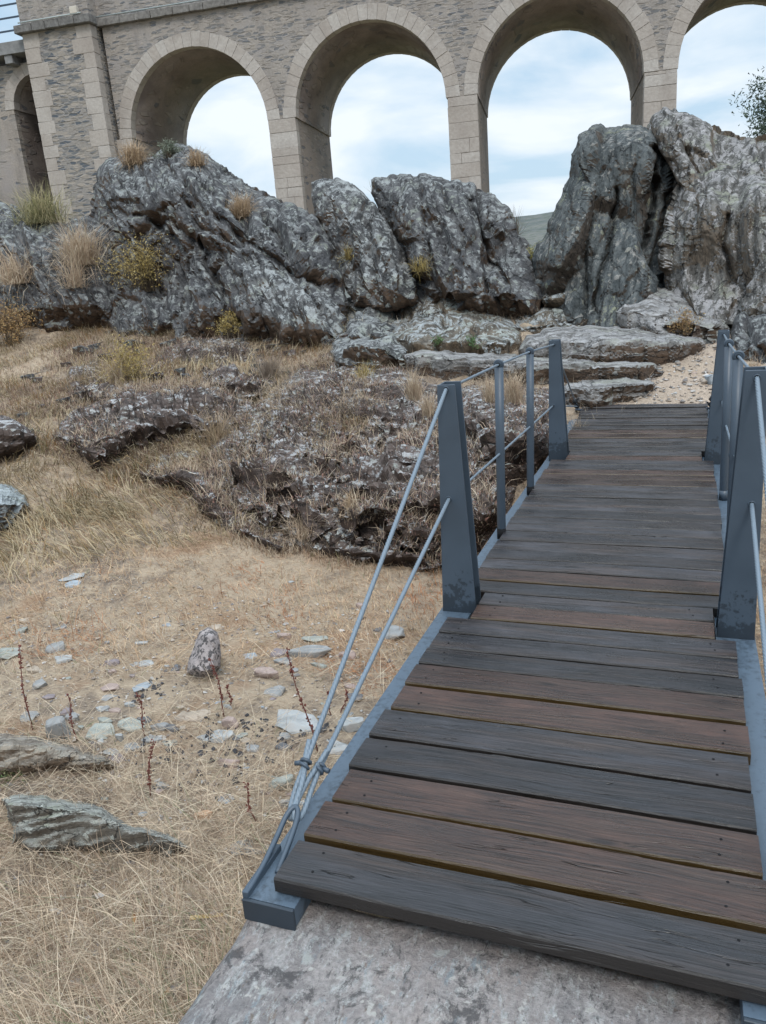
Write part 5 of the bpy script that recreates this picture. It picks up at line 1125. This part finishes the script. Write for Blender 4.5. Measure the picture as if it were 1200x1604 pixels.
def tuft(px, py, wpx, hpx, pal, label, n=260, kind='straw', cat='grass tuft', seed=0, Y=None, name='dry_tuft', group=None):
    rng = np.random.default_rng(seed + int(px * 7 + py)); p = np.array(at1(px, py, Y)) if Y else surf(px, py)
    s = np.linalg.norm(p) / F; h = hpx * s; wd = wpx * s
    if kind == 'straw':       # fountain of blades
        B = p + np.column_stack([rng.normal(0, wd * 0.12, n), rng.normal(0, wd * 0.12, n), rng.uniform(-0.03, 0.0, n)])
        lean = np.minimum(np.abs(rng.normal(0, 0.85 if wd > h * 0.95 else 0.38, n)), 2.0); L = h * rng.uniform(0.45, 1.15, n); curl = rng.uniform(0.1, 0.9, n) * (wd / h)
        W = np.full(n, max(0.004, 0.62 * s)) * rng.uniform(0.7, 1.3, n)
        o = blade_mesh(name, B, rng.uniform(0, 6.28, n), lean, L, W, pick(rng, pal, n), curl, origin=p, rng=rng)
    else:                      # shrub: ribbed twigs with small leaves
        m = max(40, n // 8); az = rng.uniform(0, 6.28, m); lean = np.clip(np.abs(rng.normal(0, 0.62, m)), 0, 1.25); L = h * rng.uniform(0.55, 1.0, m); curl = rng.uniform(-0.3, 0.4, m)
        hh = np.stack([np.sin(az), np.cos(az), az * 0], 1) * min(1.6, wd / h * 0.9); up = np.array([0, 0, 1.0])
        B0 = p + np.column_stack([rng.normal(0, wd * 0.08, m), rng.normal(0, wd * 0.08, m), np.full(m, -0.02)])
        st = blade_mesh('stems' if kind != 'leafless' else name, B0, az, lean, L, np.full(m, max(0.005, 0.7 * s)), pick(rng, [(0.16, 0.12, 0.08), (0.11, 0.085, 0.06)], m), curl, origin=p, rng=rng)
        if kind == 'leafless': o = st
        else:
            i = rng.integers(0, m, n * 3); t = rng.uniform(0.45, 1.05, n * 3)
            d1 = hh * np.sin(lean)[:, None] + up * np.cos(lean)[:, None]; nrm = d1 / np.linalg.norm(d1, axis=1, keepdims=True)
            C = B0[i] + nrm[i] * (L[i] * t)[:, None] + rng.normal(0, h * 0.055, (len(i), 3)); C[:, 2] = np.maximum(C[:, 2], p[2] - h * 0.25)
            k = len(i); q = rng.normal(0, 1, (k, 2, 3)); q /= np.linalg.norm(q, axis=2, keepdims=True); sz = rng.uniform(0.8, 1.7, k)[:, None] * max(0.006, 1.15 * s)
            V = np.stack([C, C + q[:, 0] * sz * 1.8, C + q[:, 1] * sz], 1).reshape(-1, 3); T = np.arange(k * 3).reshape(-1, 3)
            o = mesh_np(name, V, T, M_leaf, smooth=False, tint=np.repeat(pick(rng, pal, k, 0.2), 3, axis=0), origin=p)
            st.parent = o; st.location = (0, 0, 0)
    tag(o, label, cat, group); return o
Pst = STRAW[:5]; Ptan = [(0.50, 0.37, 0.24), (0.42, 0.30, 0.19), (0.34, 0.25, 0.17)]; Pye = [(0.42, 0.31, 0.10), (0.34, 0.25, 0.09), (0.50, 0.40, 0.18), (0.22, 0.17, 0.08)]
Pgr = [(0.26, 0.25, 0.12), (0.38, 0.34, 0.18), (0.46, 0.39, 0.23), (0.17, 0.165, 0.09)]; Por = [(0.36, 0.22, 0.09), (0.28, 0.17, 0.09), (0.45, 0.32, 0.15), (0.17, 0.12, 0.08)]
Prd = [(0.32, 0.19, 0.14), (0.38, 0.25, 0.18), (0.24, 0.14, 0.11)]; Pgg = [(0.15, 0.17, 0.13), (0.22, 0.24, 0.18), (0.12, 0.13, 0.09)]
tuft(68, 352, 95, 62, Pgr, 'olive-tinged dry broom bush at the foot of the buttress tower', 900, 'straw', 'bush')
tuft(132, 408, 90, 72, Pst, 'drooping straw tussock below the masonry tower', 1000, 'straw')
tuft(122, 455, 60, 60, Pst, 'thin pale grass tuft hanging under the drooping straw tussock', 260, 'straw')
tuft(28, 440, 95, 62, Pst, 'pale grass tuft at the left edge beside the drooping tussock', 520, 'straw')
tuft(226, 452, 88, 78, Pye, 'rounded yellow-brown shrub on the face of the big humped outcrop', 1500, 'shrub', 'shrub', name='dry_shrub')
tuft(212, 256, 52, 38, Ptan, 'leftmost straw cushion on the summit of the big humped outcrop', 620, 'straw')
tuft(268, 248, 40, 26, Pgg, 'grey-green cushion plant between the two straw cushions on the summit', 520, 'shrub', 'shrub', name='cushion_plant')
tuft(309, 266, 42, 30, Ptan, 'small tan cushion right of the grey-green plant on the summit', 360, 'straw')
tuft(380, 322, 50, 42, Ptan, 'round tan dry tuft alone on the right slope of the big outcrop', 760, 'straw')
tuft(18, 540, 90, 66, Por, 'orange-brown dry bush at the left edge above the hay slope', 1300, 'shrub', 'shrub', name='dry_shrub')
tuft(205, 590, 90, 76, Pye, 'yellow seed-headed shrub standing on the hay slope', 1500, 'shrub', 'shrub', name='dry_shrub')
tuft(185, 588, 70, 60, Pst, 'pale fuzzy grass clump left of the seed-headed yellow shrub', 420, 'straw')
tuft(365, 522, 70, 36, Pye, 'low yellow herb at the base of the big outcrop beside the ribbed slab', 700, 'shrub', 'shrub', name='dry_shrub')
tuft(548, 402, 34, 28, Pye, 'dry tuft in the dark hollow of the narrow pinnacle slab', 220, 'straw')
tuft(668, 425, 40, 30, Pye, 'dry tuft in a fold of the wide central crag', 220, 'straw')
tuft(425, 585, 60, 46, [(0.24, 0.19, 0.15), (0.32, 0.25, 0.19)], 'grey-brown withered bush between the hump and the mossy bank', 420, 'straw')
tuft(648, 612, 44, 58, Pst, 'tall straw tuft at the top right of the mossy bank', 300, 'straw')
tuft(672, 640, 36, 46, Pst, 'straw tuft just behind the near left post', 220, 'straw')
tuft(806, 640, 52, 60, Pst, 'dense upright straw between the second baluster and the far left post', 420, 'straw')
tuft(765, 632, 36, 50, Pst, 'upright straw left of the first baluster', 240, 'straw')
tuft(905, 690, 30, 40, Pst, 'pale straw beside the far left rope anchor', 160, 'straw')
tuft(450, 812, 80, 58, Pst, 'sprawling straw tuft low on the mossy bank', 320, 'straw')
tuft(545, 775, 40, 40, Ptan, 'small pale dry tuft in the middle of the mossy bank', 160, 'straw')
tuft(535, 655, 56, 44, Prd, 'reddish withered tuft near the top of the mossy bank', 260, 'straw')
tuft(340, 690, 90, 62, [(0.36, 0.27, 0.17), (0.28, 0.20, 0.13)], 'thin brown stalks in front of the low overhanging rock', 260, 'straw')
tuft(570, 580, 50, 36, Pye, 'short straw tuft on the stepped greenish boulder', 160, 'straw')
tuft(838, 425, 44, 40, [(0.42, 0.36, 0.14), (0.30, 0.30, 0.12)], 'yellow-green bush in the gap between the crags', 700, 'shrub', 'bush', Y=15.6, name='dry_shrub')
tuft(806, 372, 44, 52, Ptan, 'leafless twiggy bush on the skyline behind the dark knob', 520, 'leafless', 'bush', Y=18.5, name='bare_bush')
tuft(588, 303, 22, 24, Ptan, 'tiny leafless sprig between the pinnacle slab and the wide crag', 120, 'leafless', 'bush', Y=16, name='bare_bush')
tuft(1074, 520, 36, 40, Por, 'orange dry herb at the right end of the long pale ledge', 380, 'shrub', 'shrub', name='dry_shrub')
tuft(1176, 585, 70, 34, Pst, 'straw clump under the dark boulder at the right edge', 320, 'straw')
tuft(738, 548, 26, 26, [(0.08, 0.14, 0.06), (0.12, 0.20, 0.08)], 'small green sprig at the foot of the brown-faced slab', 160, 'shrub', 'plant', name='green_plant')
tuft(688, 545, 22, 22, [(0.09, 0.16, 0.06), (0.14, 0.24, 0.09)], 'second green sprig on the brown-faced slab, nearer the bridge posts\' left', 100, 'shrub', 'plant', name='green_plant')
tuft(28, 1225, 60, 46, [(0.09, 0.13, 0.05), (0.14, 0.17, 0.08), (0.24, 0.24, 0.12)], 'low green weed under the cut brown slab at the left edge', 260, 'shrub', 'plant', name='green_plant')
tuft(405, 1405, 40, 26, [(0.50, 0.42, 0.24), (0.42, 0.34, 0.18)], 'soft golden grass tuft beside the bridge anchor', 360, 'straw')
tuft(340, 1040, 26, 30, Pst, 'straw tuft behind the block with black lichen', 160, 'straw')

# red dock stalks
def stalk(bx, by, tx, ty, label, seed=0, br=0):
    rng = random.Random(seed + bx); b = Vector(hit(bx, by)); d = ray(tx, ty); t = Vector(d * b.y / d[1]); k = MB(); n = 9; pts = []
    for i in range(n + 1):
        u = i / n; pts.append(b.lerp(t, u) + Vector((math.sin(u * 7 + seed) * 0.006, math.cos(u * 5 + seed) * 0.006, -0.012 * (1 - u) * (i == 0))))
    k.tube(pts, [0.0036 * (1 - 0.6 * i / n) for i in range(n + 1)], 6)
    o = k.build('dock_stalk', M_dock, offset=b); o.location = b; tag(o, label, 'weed')
    k = MB(); L = (t - b).length
    for i in range(max(22, int(L * 130))):
        u = rng.uniform(0.25, 1.0); p = pts[min(n, int(u * n))].lerp(pts[min(n, int(u * n) + 1)], u * n - int(u * n)); r_ = rng.uniform(0.003, 0.0065)
        q = p + Vector((rng.uniform(-1, 1), rng.uniform(-1, 1), rng.uniform(-0.5, 1))).normalized() * rng.uniform(0.003, 0.012)
        mt = Matrix.Translation(q) @ Matrix.Rotation(rng.uniform(0, 3), 4, 'X') @ Matrix.Diagonal((r_, r_ * 0.7, r_ * 1.2, 1)); bmesh.ops.create_icosphere(k.bm, subdivisions=1, radius=1.0, matrix=mt)
    s_ = k.build('seed_heads', M_dock, o, offset=b)
    return o
M_dock = flat_mat('dock_red_brown', (0.13, 0.045, 0.035), 0.8, 0.4, 60)
stalk(50, 1146, 27, 1012, 'tallest red-brown dock stalk at the left edge', 1)
stalk(121, 1160, 104, 1088, 'short dark red stalk beside the grey stone block at the left', 2)
stalk(228, 1152, 215, 1086, 'red stalk between the pale green flat stones', 3)
stalk(353, 1122, 331, 1030, 'red stalk just right of the block with black lichen', 4)
stalk(362, 1110, 357, 1072, 'short crimson stalk close beside the stalk by the lichen block', 5)
stalk(499, 1186, 449, 1016, 'long thin red stalk leaning left behind the wire ropes', 6)
stalk(233, 1252, 238, 1160, 'dark red stalk above the greenish lichen-crusted slab', 7)
stalk(400, 1286, 382, 1228, 'thin red twig low in the straw left of the rope anchor', 8)
stalk(520, 1122, 512, 1082, 'small red weed between the two wire ropes', 9)
stalk(535, 1118, 545, 1080, 'small red weed just right of the ropes beside the edge beam', 10)

# ------------------------------------------------------------------ loose stones
def stone_mat(name, col, lich=0.0):
    m = NT(name); c = m.coord('Object'); n1 = m.noise(c, 18, 7, 0.65); n2 = m.noise(m.map(c, scale=(1, 1, 6)), 30, 6, 0.7)
    cc = m.mix(m.ramp(n1, [(0.3, 0.0), (0.7, 1.0)]), tuple(x * 0.68 for x in col), tuple(min(1, x * 1.15) for x in col))
    if lich: cc = m.mix(m.ramp(m.noise(c, 34, 6, 0.7), [(0.50, 0.0), (0.54, lich)]), cc, (0.028, 0.028, 0.03))
    cc = m.mix(m.ramp(m.noise(c, 9, 5), [(0.55, 0.0), (0.7, 0.5)]), cc, (0.24, 0.19, 0.15))
    return m.done(cc, 0.85, m.bump(m.math('ADD', n1, n2), 0.5, 0.01), 0.25)
SM = {k: stone_mat('stone_' + k, v) for k, v in dict(grey=(0.25, 0.25, 0.245), pale=(0.33, 0.335, 0.33), blue=(0.28, 0.31, 0.335), green=(0.28, 0.29, 0.26), pink=(0.33, 0.255, 0.225), tan=(0.36, 0.30, 0.24), dark=(0.13, 0.13, 0.135), purple=(0.23, 0.195, 0.20), orange=(0.42, 0.27, 0.17)).items()}
SM['crust'] = stone_mat('stone_black_crust', (0.33, 0.29, 0.28), 0.85)
def stone(px, py, wpx, hpx, tone, label, flat=None, seed=0, group=None, rot=None, y=None):
    rng = random.Random(seed * 13 + int(px * 31 + py)); p = Vector(hit(px, py + hpx * 0.3)) if y is None else Vector(y); s = p.length / F
    W = wpx * s * 1.12; pitch = max(0.35, -p.z / p.length); hgt = flat if flat is not None else 0.35
    D = max(0.25 * W, hpx * s * (1 - hgt) / pitch); D = min(D, W * 1.5); H = max(0.008, hpx * s * hgt * 1.3)
    bm = bmesh.new()
    for k in range(22):
        a = rng.uniform(0, 6.28); e = rng.uniform(0.72, 1.0); z = rng.choice((-1, 1, 1, -1, 0.1)) * rng.uniform(0.8, 1)
        bm.verts.new((math.cos(a) * e * W / 2, math.sin(a) * e * D / 2, z * H / 2 + math.cos(a) * 0.1 * H))
    r_ = bmesh.ops.convex_hull(bm, input=bm.verts); bmesh.ops.delete(bm, geom=[g for g in r_['geom_interior'] if isinstance(g, bmesh.types.BMVert)], context='VERTS')
    bmesh.ops.bevel(bm, geom=list(bm.edges), offset=min(W, H) * 0.06, segments=1, affect='EDGES')
    if W > 0.06:
        bmesh.ops.triangulate(bm, faces=bm.faces); bmesh.ops.subdivide_edges(bm, edges=list(bm.edges), cuts=2, use_grid_fill=True)
        for v in bm.verts:
            q = v.co * (9 / max(W, 0.05)) * 0.35 + Vector((px, py, 0)); v.co += Vector((mnoise.noise(q), mnoise.noise(q + Vector((5, 1, 2))), mnoise.noise(q * 1.5))) * W * 0.03
    me = bpy.data.meshes.new('loose_stone'); bm.to_mesh(me); bm.free(); me.materials.append(SM[tone])
    o = link(bpy.data.objects.new('loose_stone', me)); o.location = p + Vector((0, 0, H * 0.24 + 0.005)); o.rotation_euler = (rng.uniform(-0.12, 0.12), rng.uniform(-0.12, 0.12), rng.uniform(-0.25, 0.25))
    tag(o, label, 'stone', group); return o
for a in [
 (488, 1020, 74, 28, 'grey', 'long grey flat stone under the dark-edged flake, left of the ropes', 0.5),
 (495, 1000, 42, 14, 'green', 'dark-edged flake propped on the long grey flat stone', 0.3),
 (532, 1022, 34, 22, 'tan', 'tan flake at the right end of the long grey flat stone', 0.3),
 (447, 996, 24, 18, 'pink', 'small pinkish cobble above the long grey flat stone', 0.6),
 (418, 1055, 46, 24, 'pink', 'pinkish-brown angular stone left of the long dock stalk', 0.6),
 (430, 1081, 32, 28, 'grey', 'slate flake tilted on edge below the pinkish-brown angular stone', 0.3),
 (388, 1027, 30, 14, 'blue', 'blue-grey half-buried flake right of the lichen block', 0.2),
 (340, 1152, 58, 28, 'pale', 'pale flake with a dark broken side below the orange-pink cobble', 0.35),
 (361, 1134, 30, 24, 'pink', 'orange-pink cobble touching the pale flake with the dark side', 0.7),
 (462, 1122, 76, 38, 'pale', 'broad pale slate slab crossed by the long dock stalk', 0.15),
 (550, 1130, 42, 32, 'pale', 'pale slab with dark underside against the edge beam', 0.35),
 (524, 1166, 50, 30, 'pale', 'white-grey flat slab behind the rope clamps', 0.2),
 (360, 1192, 34, 20, 'pink', 'smooth pinkish stone in the dark soil crumbs', 0.5),
 (442, 1222, 44, 36, 'green', 'olive-grey block left of the rope clamps', 0.5),
 (441, 1172, 20, 14, 'blue', 'small pale-blue chip above the olive-grey block', 0.2),
 (388, 1162, 26, 12, 'tan', 'small tan stone right of the pale flake with the dark side', 0.4),
 (92, 1142, 46, 40, 'grey', 'squarish grey block at the end of the cut brown slab', 0.7),
 (106, 1118, 28, 22, 'purple', 'dark purple-grey stone behind the squarish grey block', 0.6),
 (157, 1143, 42, 26, 'green', 'greenish tilted flake with a dark lower edge', 0.25),
 (208, 1132, 44, 22, 'green', 'pale green flat stone under the red stalk', 0.2),
 (225, 1070, 27, 24, 'blue', 'pale-blue flat stone, the brightest on the slope', 0.15),
 (220, 1038, 48, 12, 'pale', 'narrow pale sliver lying above the pale-blue flat stone', 0.2),
 (160, 1084, 62, 28, 'grey', 'large half-buried grey slab left of the pale-blue flat stone', 0.1),
 (122, 1168, 30, 14, 'blue', 'bluish flake in front of the squarish grey block', 0.2),
 (188, 1156, 14, 16, 'pale', 'tiny whitish upright chip beside the greenish tilted flake', 0.7),
 (239, 1157, 34, 16, 'grey', 'grey flake right of the red stalk', 0.3),
 (302, 1118, 62, 30, 'tan', 'broad brownish flat stone below the upright lichen block', 0.3),
 (268, 1141, 30, 14, 'dark', 'dark-sided stone left of the orange-pink cobble', 0.5),
 (14, 1020, 44, 16, 'green', 'pale green stone at the left edge beside the tallest dock stalk', 0.2),
 (110, 902, 42, 14, 'pale', 'lone pale flat stone high on the dry slope', 0.15),
 (222, 1004, 24, 10, 'pale', 'small pale chip half hidden in the grass above the narrow sliver', 0.2),
 (63, 1070, 22, 18, 'grey', 'small tilted grey chip right of the tallest dock stalk', 0.4),
 (176, 1038, 28, 14, 'purple', 'purplish stone left of the narrow pale sliver', 0.5),
 (318, 1278, 32, 26, 'orange', 'orange-tan stone in the long straw', 0.6),
 (616, 988, 36, 26, 'grey', 'grey slab half in the grass close to the edge beam, right of the ropes', 0.3),
 (482, 1252, 32, 30, 'pale', 'pale chip showing between the rope strands', 0.3),
 (460, 1246, 24, 20, 'pink', 'pink cobble just left of the rope strands', 0.6),
 (395, 1322, 70, 28, 'grey', 'wide flat grey stone in the straw left of the anchor loop', 0.1),
 (338, 983, 24, 14, 'tan', 'tan stone behind the top of the lichen block', 0.4),
 (275, 1046, 22, 14, 'dark', 'dark flake leaning on the left side of the lichen block', 0.3),
 (205, 1200, 36, 14, 'tan', 'tan sliver at the right tip of the cut brown slab', 0.3),
 (1113, 592, 16, 22, 'blue', 'pale-blue stone beside the far right post', 0.5),
 (902, 702, 22, 12, 'pale', 'pale stone under the far left rope anchor', 0.5),
]:
    stone(*a[:6], flat=a[6])
rr_ = random.Random(12)
SM['r1'] = M_rA; SM['r2'] = M_rM; SM['r3'] = M_rB
for k in range(64):
    px, py = rr_.uniform(120, 640), rr_.uniform(520, 560); w_ = rr_.uniform(10, 34)
    stone(px, py, w_, w_ * rr_.uniform(0.4, 0.7), rr_.choice(['r1', 'r1', 'r3', 'r2']), 'broken rock fragment in the grass at the foot of the lichen outcrops', 0.6, seed=k, group='broken rock at the foot of the outcrops')
for k in range(52):
    px, py = rr_.uniform(0, 460), rr_.uniform(560, 730); w_ = rr_.uniform(8, 30)
    stone(px, py, w_, w_ * rr_.uniform(0.4, 0.7), rr_.choice(['r2', 'r2', 'r1']), 'dark rock fragment among withered herbs on the left slope', 0.6, seed=k, group='dark rock fragments on the left slope')
b_ = rock('loose_stone', 'upright pinkish-grey block with a black lichen crust on top', [(312, 990), (326, 982), (340, 990), (345, 1010), (346, 1044), (334, 1060), (312, 1063), (292, 1052), (296, 1032), (304, 1012)],
     3.36, 3.50, 0.10, SM['crust'], step=2.4, seed=51, crisp=0.3, ns=(0.3, -0.5, 0.8), facet=0.012, strata=0.0, cells=0.2, rough=0.004, rnd_edge=0.25, cat='stone', dm=14)
prng = random.Random(42); k = 0
while k < 150:
    px, py = prng.uniform(10, 640), prng.triangular(900, 1330, 1120)
    if px > 400 + (1330 - py) * 0.62 + 40: continue
    w_ = prng.choice([7, 8, 9, 11, 14, 18, 24, 30]); stone(px, py, w_, w_ * prng.uniform(0.4, 0.75), prng.choice(['grey', 'pale', 'tan', 'green', 'purple', 'dark', 'pink', 'blue', 'grey']), 'small stone chip scattered in the dry grass among the larger stones', prng.uniform(0.2, 0.6), seed=k, group='small stone chips scattered on the slope'); k += 1
prng = random.Random(7)
for k in range(46):
    px, py = prng.uniform(880, 1100), prng.uniform(560, 628); w_ = prng.uniform(4, 10)
    stone(px, py, w_, w_ * 0.55, prng.choice(['tan', 'pale', 'grey', 'pink']), 'small pebble on the trodden path beyond the deck', 0.4, seed=k, group='pebbles on the trodden path')
def crumbs(name, X, Y, s, mat, label, seed=0):
    rng = np.random.default_rng(seed); n = len(X); c = np.stack([X, Y, ground_z(X, Y) + s * 0.4], 1)
    oc = np.array([(1, 0, 0), (-1, 0, 0), (0, 1, 0), (0, -1, 0), (0, 0, 1), (0, 0, -1)], float)[None] * rng.uniform(0.5, 1.4, (n, 6, 1)) + rng.normal(0, 0.25, (n, 6, 3))
    V = (c[:, None] + oc * s[:, None, None] * np.array([1, 1, 0.6])).reshape(-1, 3); f = np.array([(0, 2, 4), (2, 1, 4), (1, 3, 4), (3, 0, 4), (2, 0, 5), (1, 2, 5), (3, 1, 5), (0, 3, 5)])
    o = mesh_np(name, V, (np.arange(n)[:, None, None] * 6 + f[None]).reshape(-1, 3), mat, smooth=False, tint=np.repeat(pick(rng, [(0.40, 0.34, 0.28), (0.30, 0.25, 0.21), (0.48, 0.45, 0.42), (0.22, 0.20, 0.19)], n), 6, axis=0)); tag(o, label, 'gravel', kind='stuff')
_r = np.random.default_rng(9); _Y = _r.uniform(8.9, 14, 2600); _X = 0.35 + 0.18 * (_Y - 9) + _r.normal(0, 0.9, 2600)
crumbs('path_gravel', _X, _Y, _r.gamma(2, 0.006, 2600) + 0.006, M_leaf, 'fine pale gravel on the trodden path beyond the bridge')
_n2 = 5200; _X = _r.uniform(-4.5, -1.2, _n2); _Y = _r.uniform(1.3, 4.6, _n2); crumbs('ground_litter', _X, _Y, _r.gamma(2, 0.0022, _n2) + 0.0025, M_leaf, 'tiny stone grit and soil crumbs lying among the grass')
# wood lath in the grass
p = Vector(hit(325, 1440)); mb = MB(); mb.box(-0.058, 0.058, -0.009, 0.009, 0, 0.004, bevel=0.001, jit=0.0015); lath = mb.build('wood_chip', flat_mat('fresh_wood_chip', (0.42, 0.30, 0.13), 0.7, 0.2, 40)); lath.location = p + Vector((0, 0, 0.012)); lath.rotation_euler = (0, 0.03, 0.42)
tag(lath, 'flat yellow splinter of wood lying in the straw left of the abutment', 'wood chip')
for (lx, ly, lab) in ((217, 1440, 'curled orange-brown leaf left of the yellow splinter'), (50, 1482, 'crumpled brown leaf at the lower left in the straw'), (262, 1566, 'small golden leaf beside the abutment edge'), (213, 1448, 'pale brown leaf touching the curled orange-brown leaf')):
    p = hit(lx, ly); rng = np.random.default_rng(lx); u = np.linspace(-1, 1, 7); V = []; T = []
    for i, a in enumerate(u):
        wv = 0.009 * (1 - a * a) + 0.0008; V += [(a * 0.02, -wv, 0.006 * a * a + 0.005), (a * 0.02, 0, 0.004 * a * a), (a * 0.02, wv, 0.007 * a * a + 0.004)]
    for i in range(6):
        b = i * 3
        for q in ((0, 1, 4, 3), (1, 2, 5, 4)): T += [(b + q[0], b + q[1], b + q[2]), (b + q[0], b + q[2], b + q[3])]
    o = mesh_np('fallen_leaf', np.array(V), np.array(T), M_leaf, tint=np.tile((0.34, 0.18, 0.07), (21, 1))); o.location = Vector([float(x) for x in p]) + Vector((0, 0, 0.02)); o.rotation_euler = (0.2, 0.3, lx); tag(o, lab, 'leaf')

# ------------------------------------------------------------------ tree behind the right crag
def tree():
    rng = np.random.default_rng(3); base = np.array(at1(1250, 300, 23.0)); base[2] = ground_z(np.array([base[0]]), np.array([base[1]]))[0]; top = np.array(at1(1254, 95, 23.0)); H = top[2] - base[2]
    root = empty('leafy_tree', base); tag(root, 'dark green loose-crowned tree at the right edge behind the crag', 'tree')
    mb = MB(); pts = [(0, 0, -0.2), (0.05, 0, H * 0.25), (-0.05, 0.05, H * 0.5), (0.05, 0, H * 0.8)]; mb.tube(curve(pts, 5), [0.16 - 0.008 * i for i in range(16)], 9); 
    limbs = []
    for i in range(22):
        z0 = H * rng.uniform(0.3, 0.8); a = rng.uniform(0, 6.28); L = rng.uniform(0.7, 1.35) * (1.15 - 0.4 * z0 / H); e = np.array([math.sin(a) * L, math.cos(a) * L, z0 + rng.uniform(0.2, 0.9)])
        m_ = (np.array([0, 0, z0]) + e) / 2 + rng.normal(0, 0.08, 3); mb.tube([(0, 0, z0), tuple(m_), tuple(e)], [0.05, 0.03, 0.012], 6); limbs += [m_, e, e * 0.8 + m_ * 0.2]
    limbs += [np.array([0, 0, H * 0.9]), np.array([0.1, 0, H])]
    mb.build('trunk', M_bark, root)
    C = []
    for l in limbs:
        for _ in range(5): C.append(l + rng.normal(0, 0.22, 3))
    C = np.array(C); i = rng.integers(0, len(C), 15000); P = C[i] + rng.normal(0, 0.13, (15000, 3)); k = len(P)
    q = rng.normal(0, 1, (k, 2, 3)); q /= np.linalg.norm(q, axis=2, keepdims=True); s = rng.uniform(0.035, 0.065, k)[:, None]
    V = np.stack([P, P + q[:, 0] * s * 1.7, P + q[:, 1] * s], 1).reshape(-1, 3)
    mesh_np('crown', V, np.arange(k * 3).reshape(-1, 3), M_leaf, root, smooth=False, tint=np.repeat(pick(rng, [(0.06, 0.085, 0.06), (0.09, 0.12, 0.08), (0.045, 0.065, 0.05)], k, 0.25), 3, axis=0))
tree()
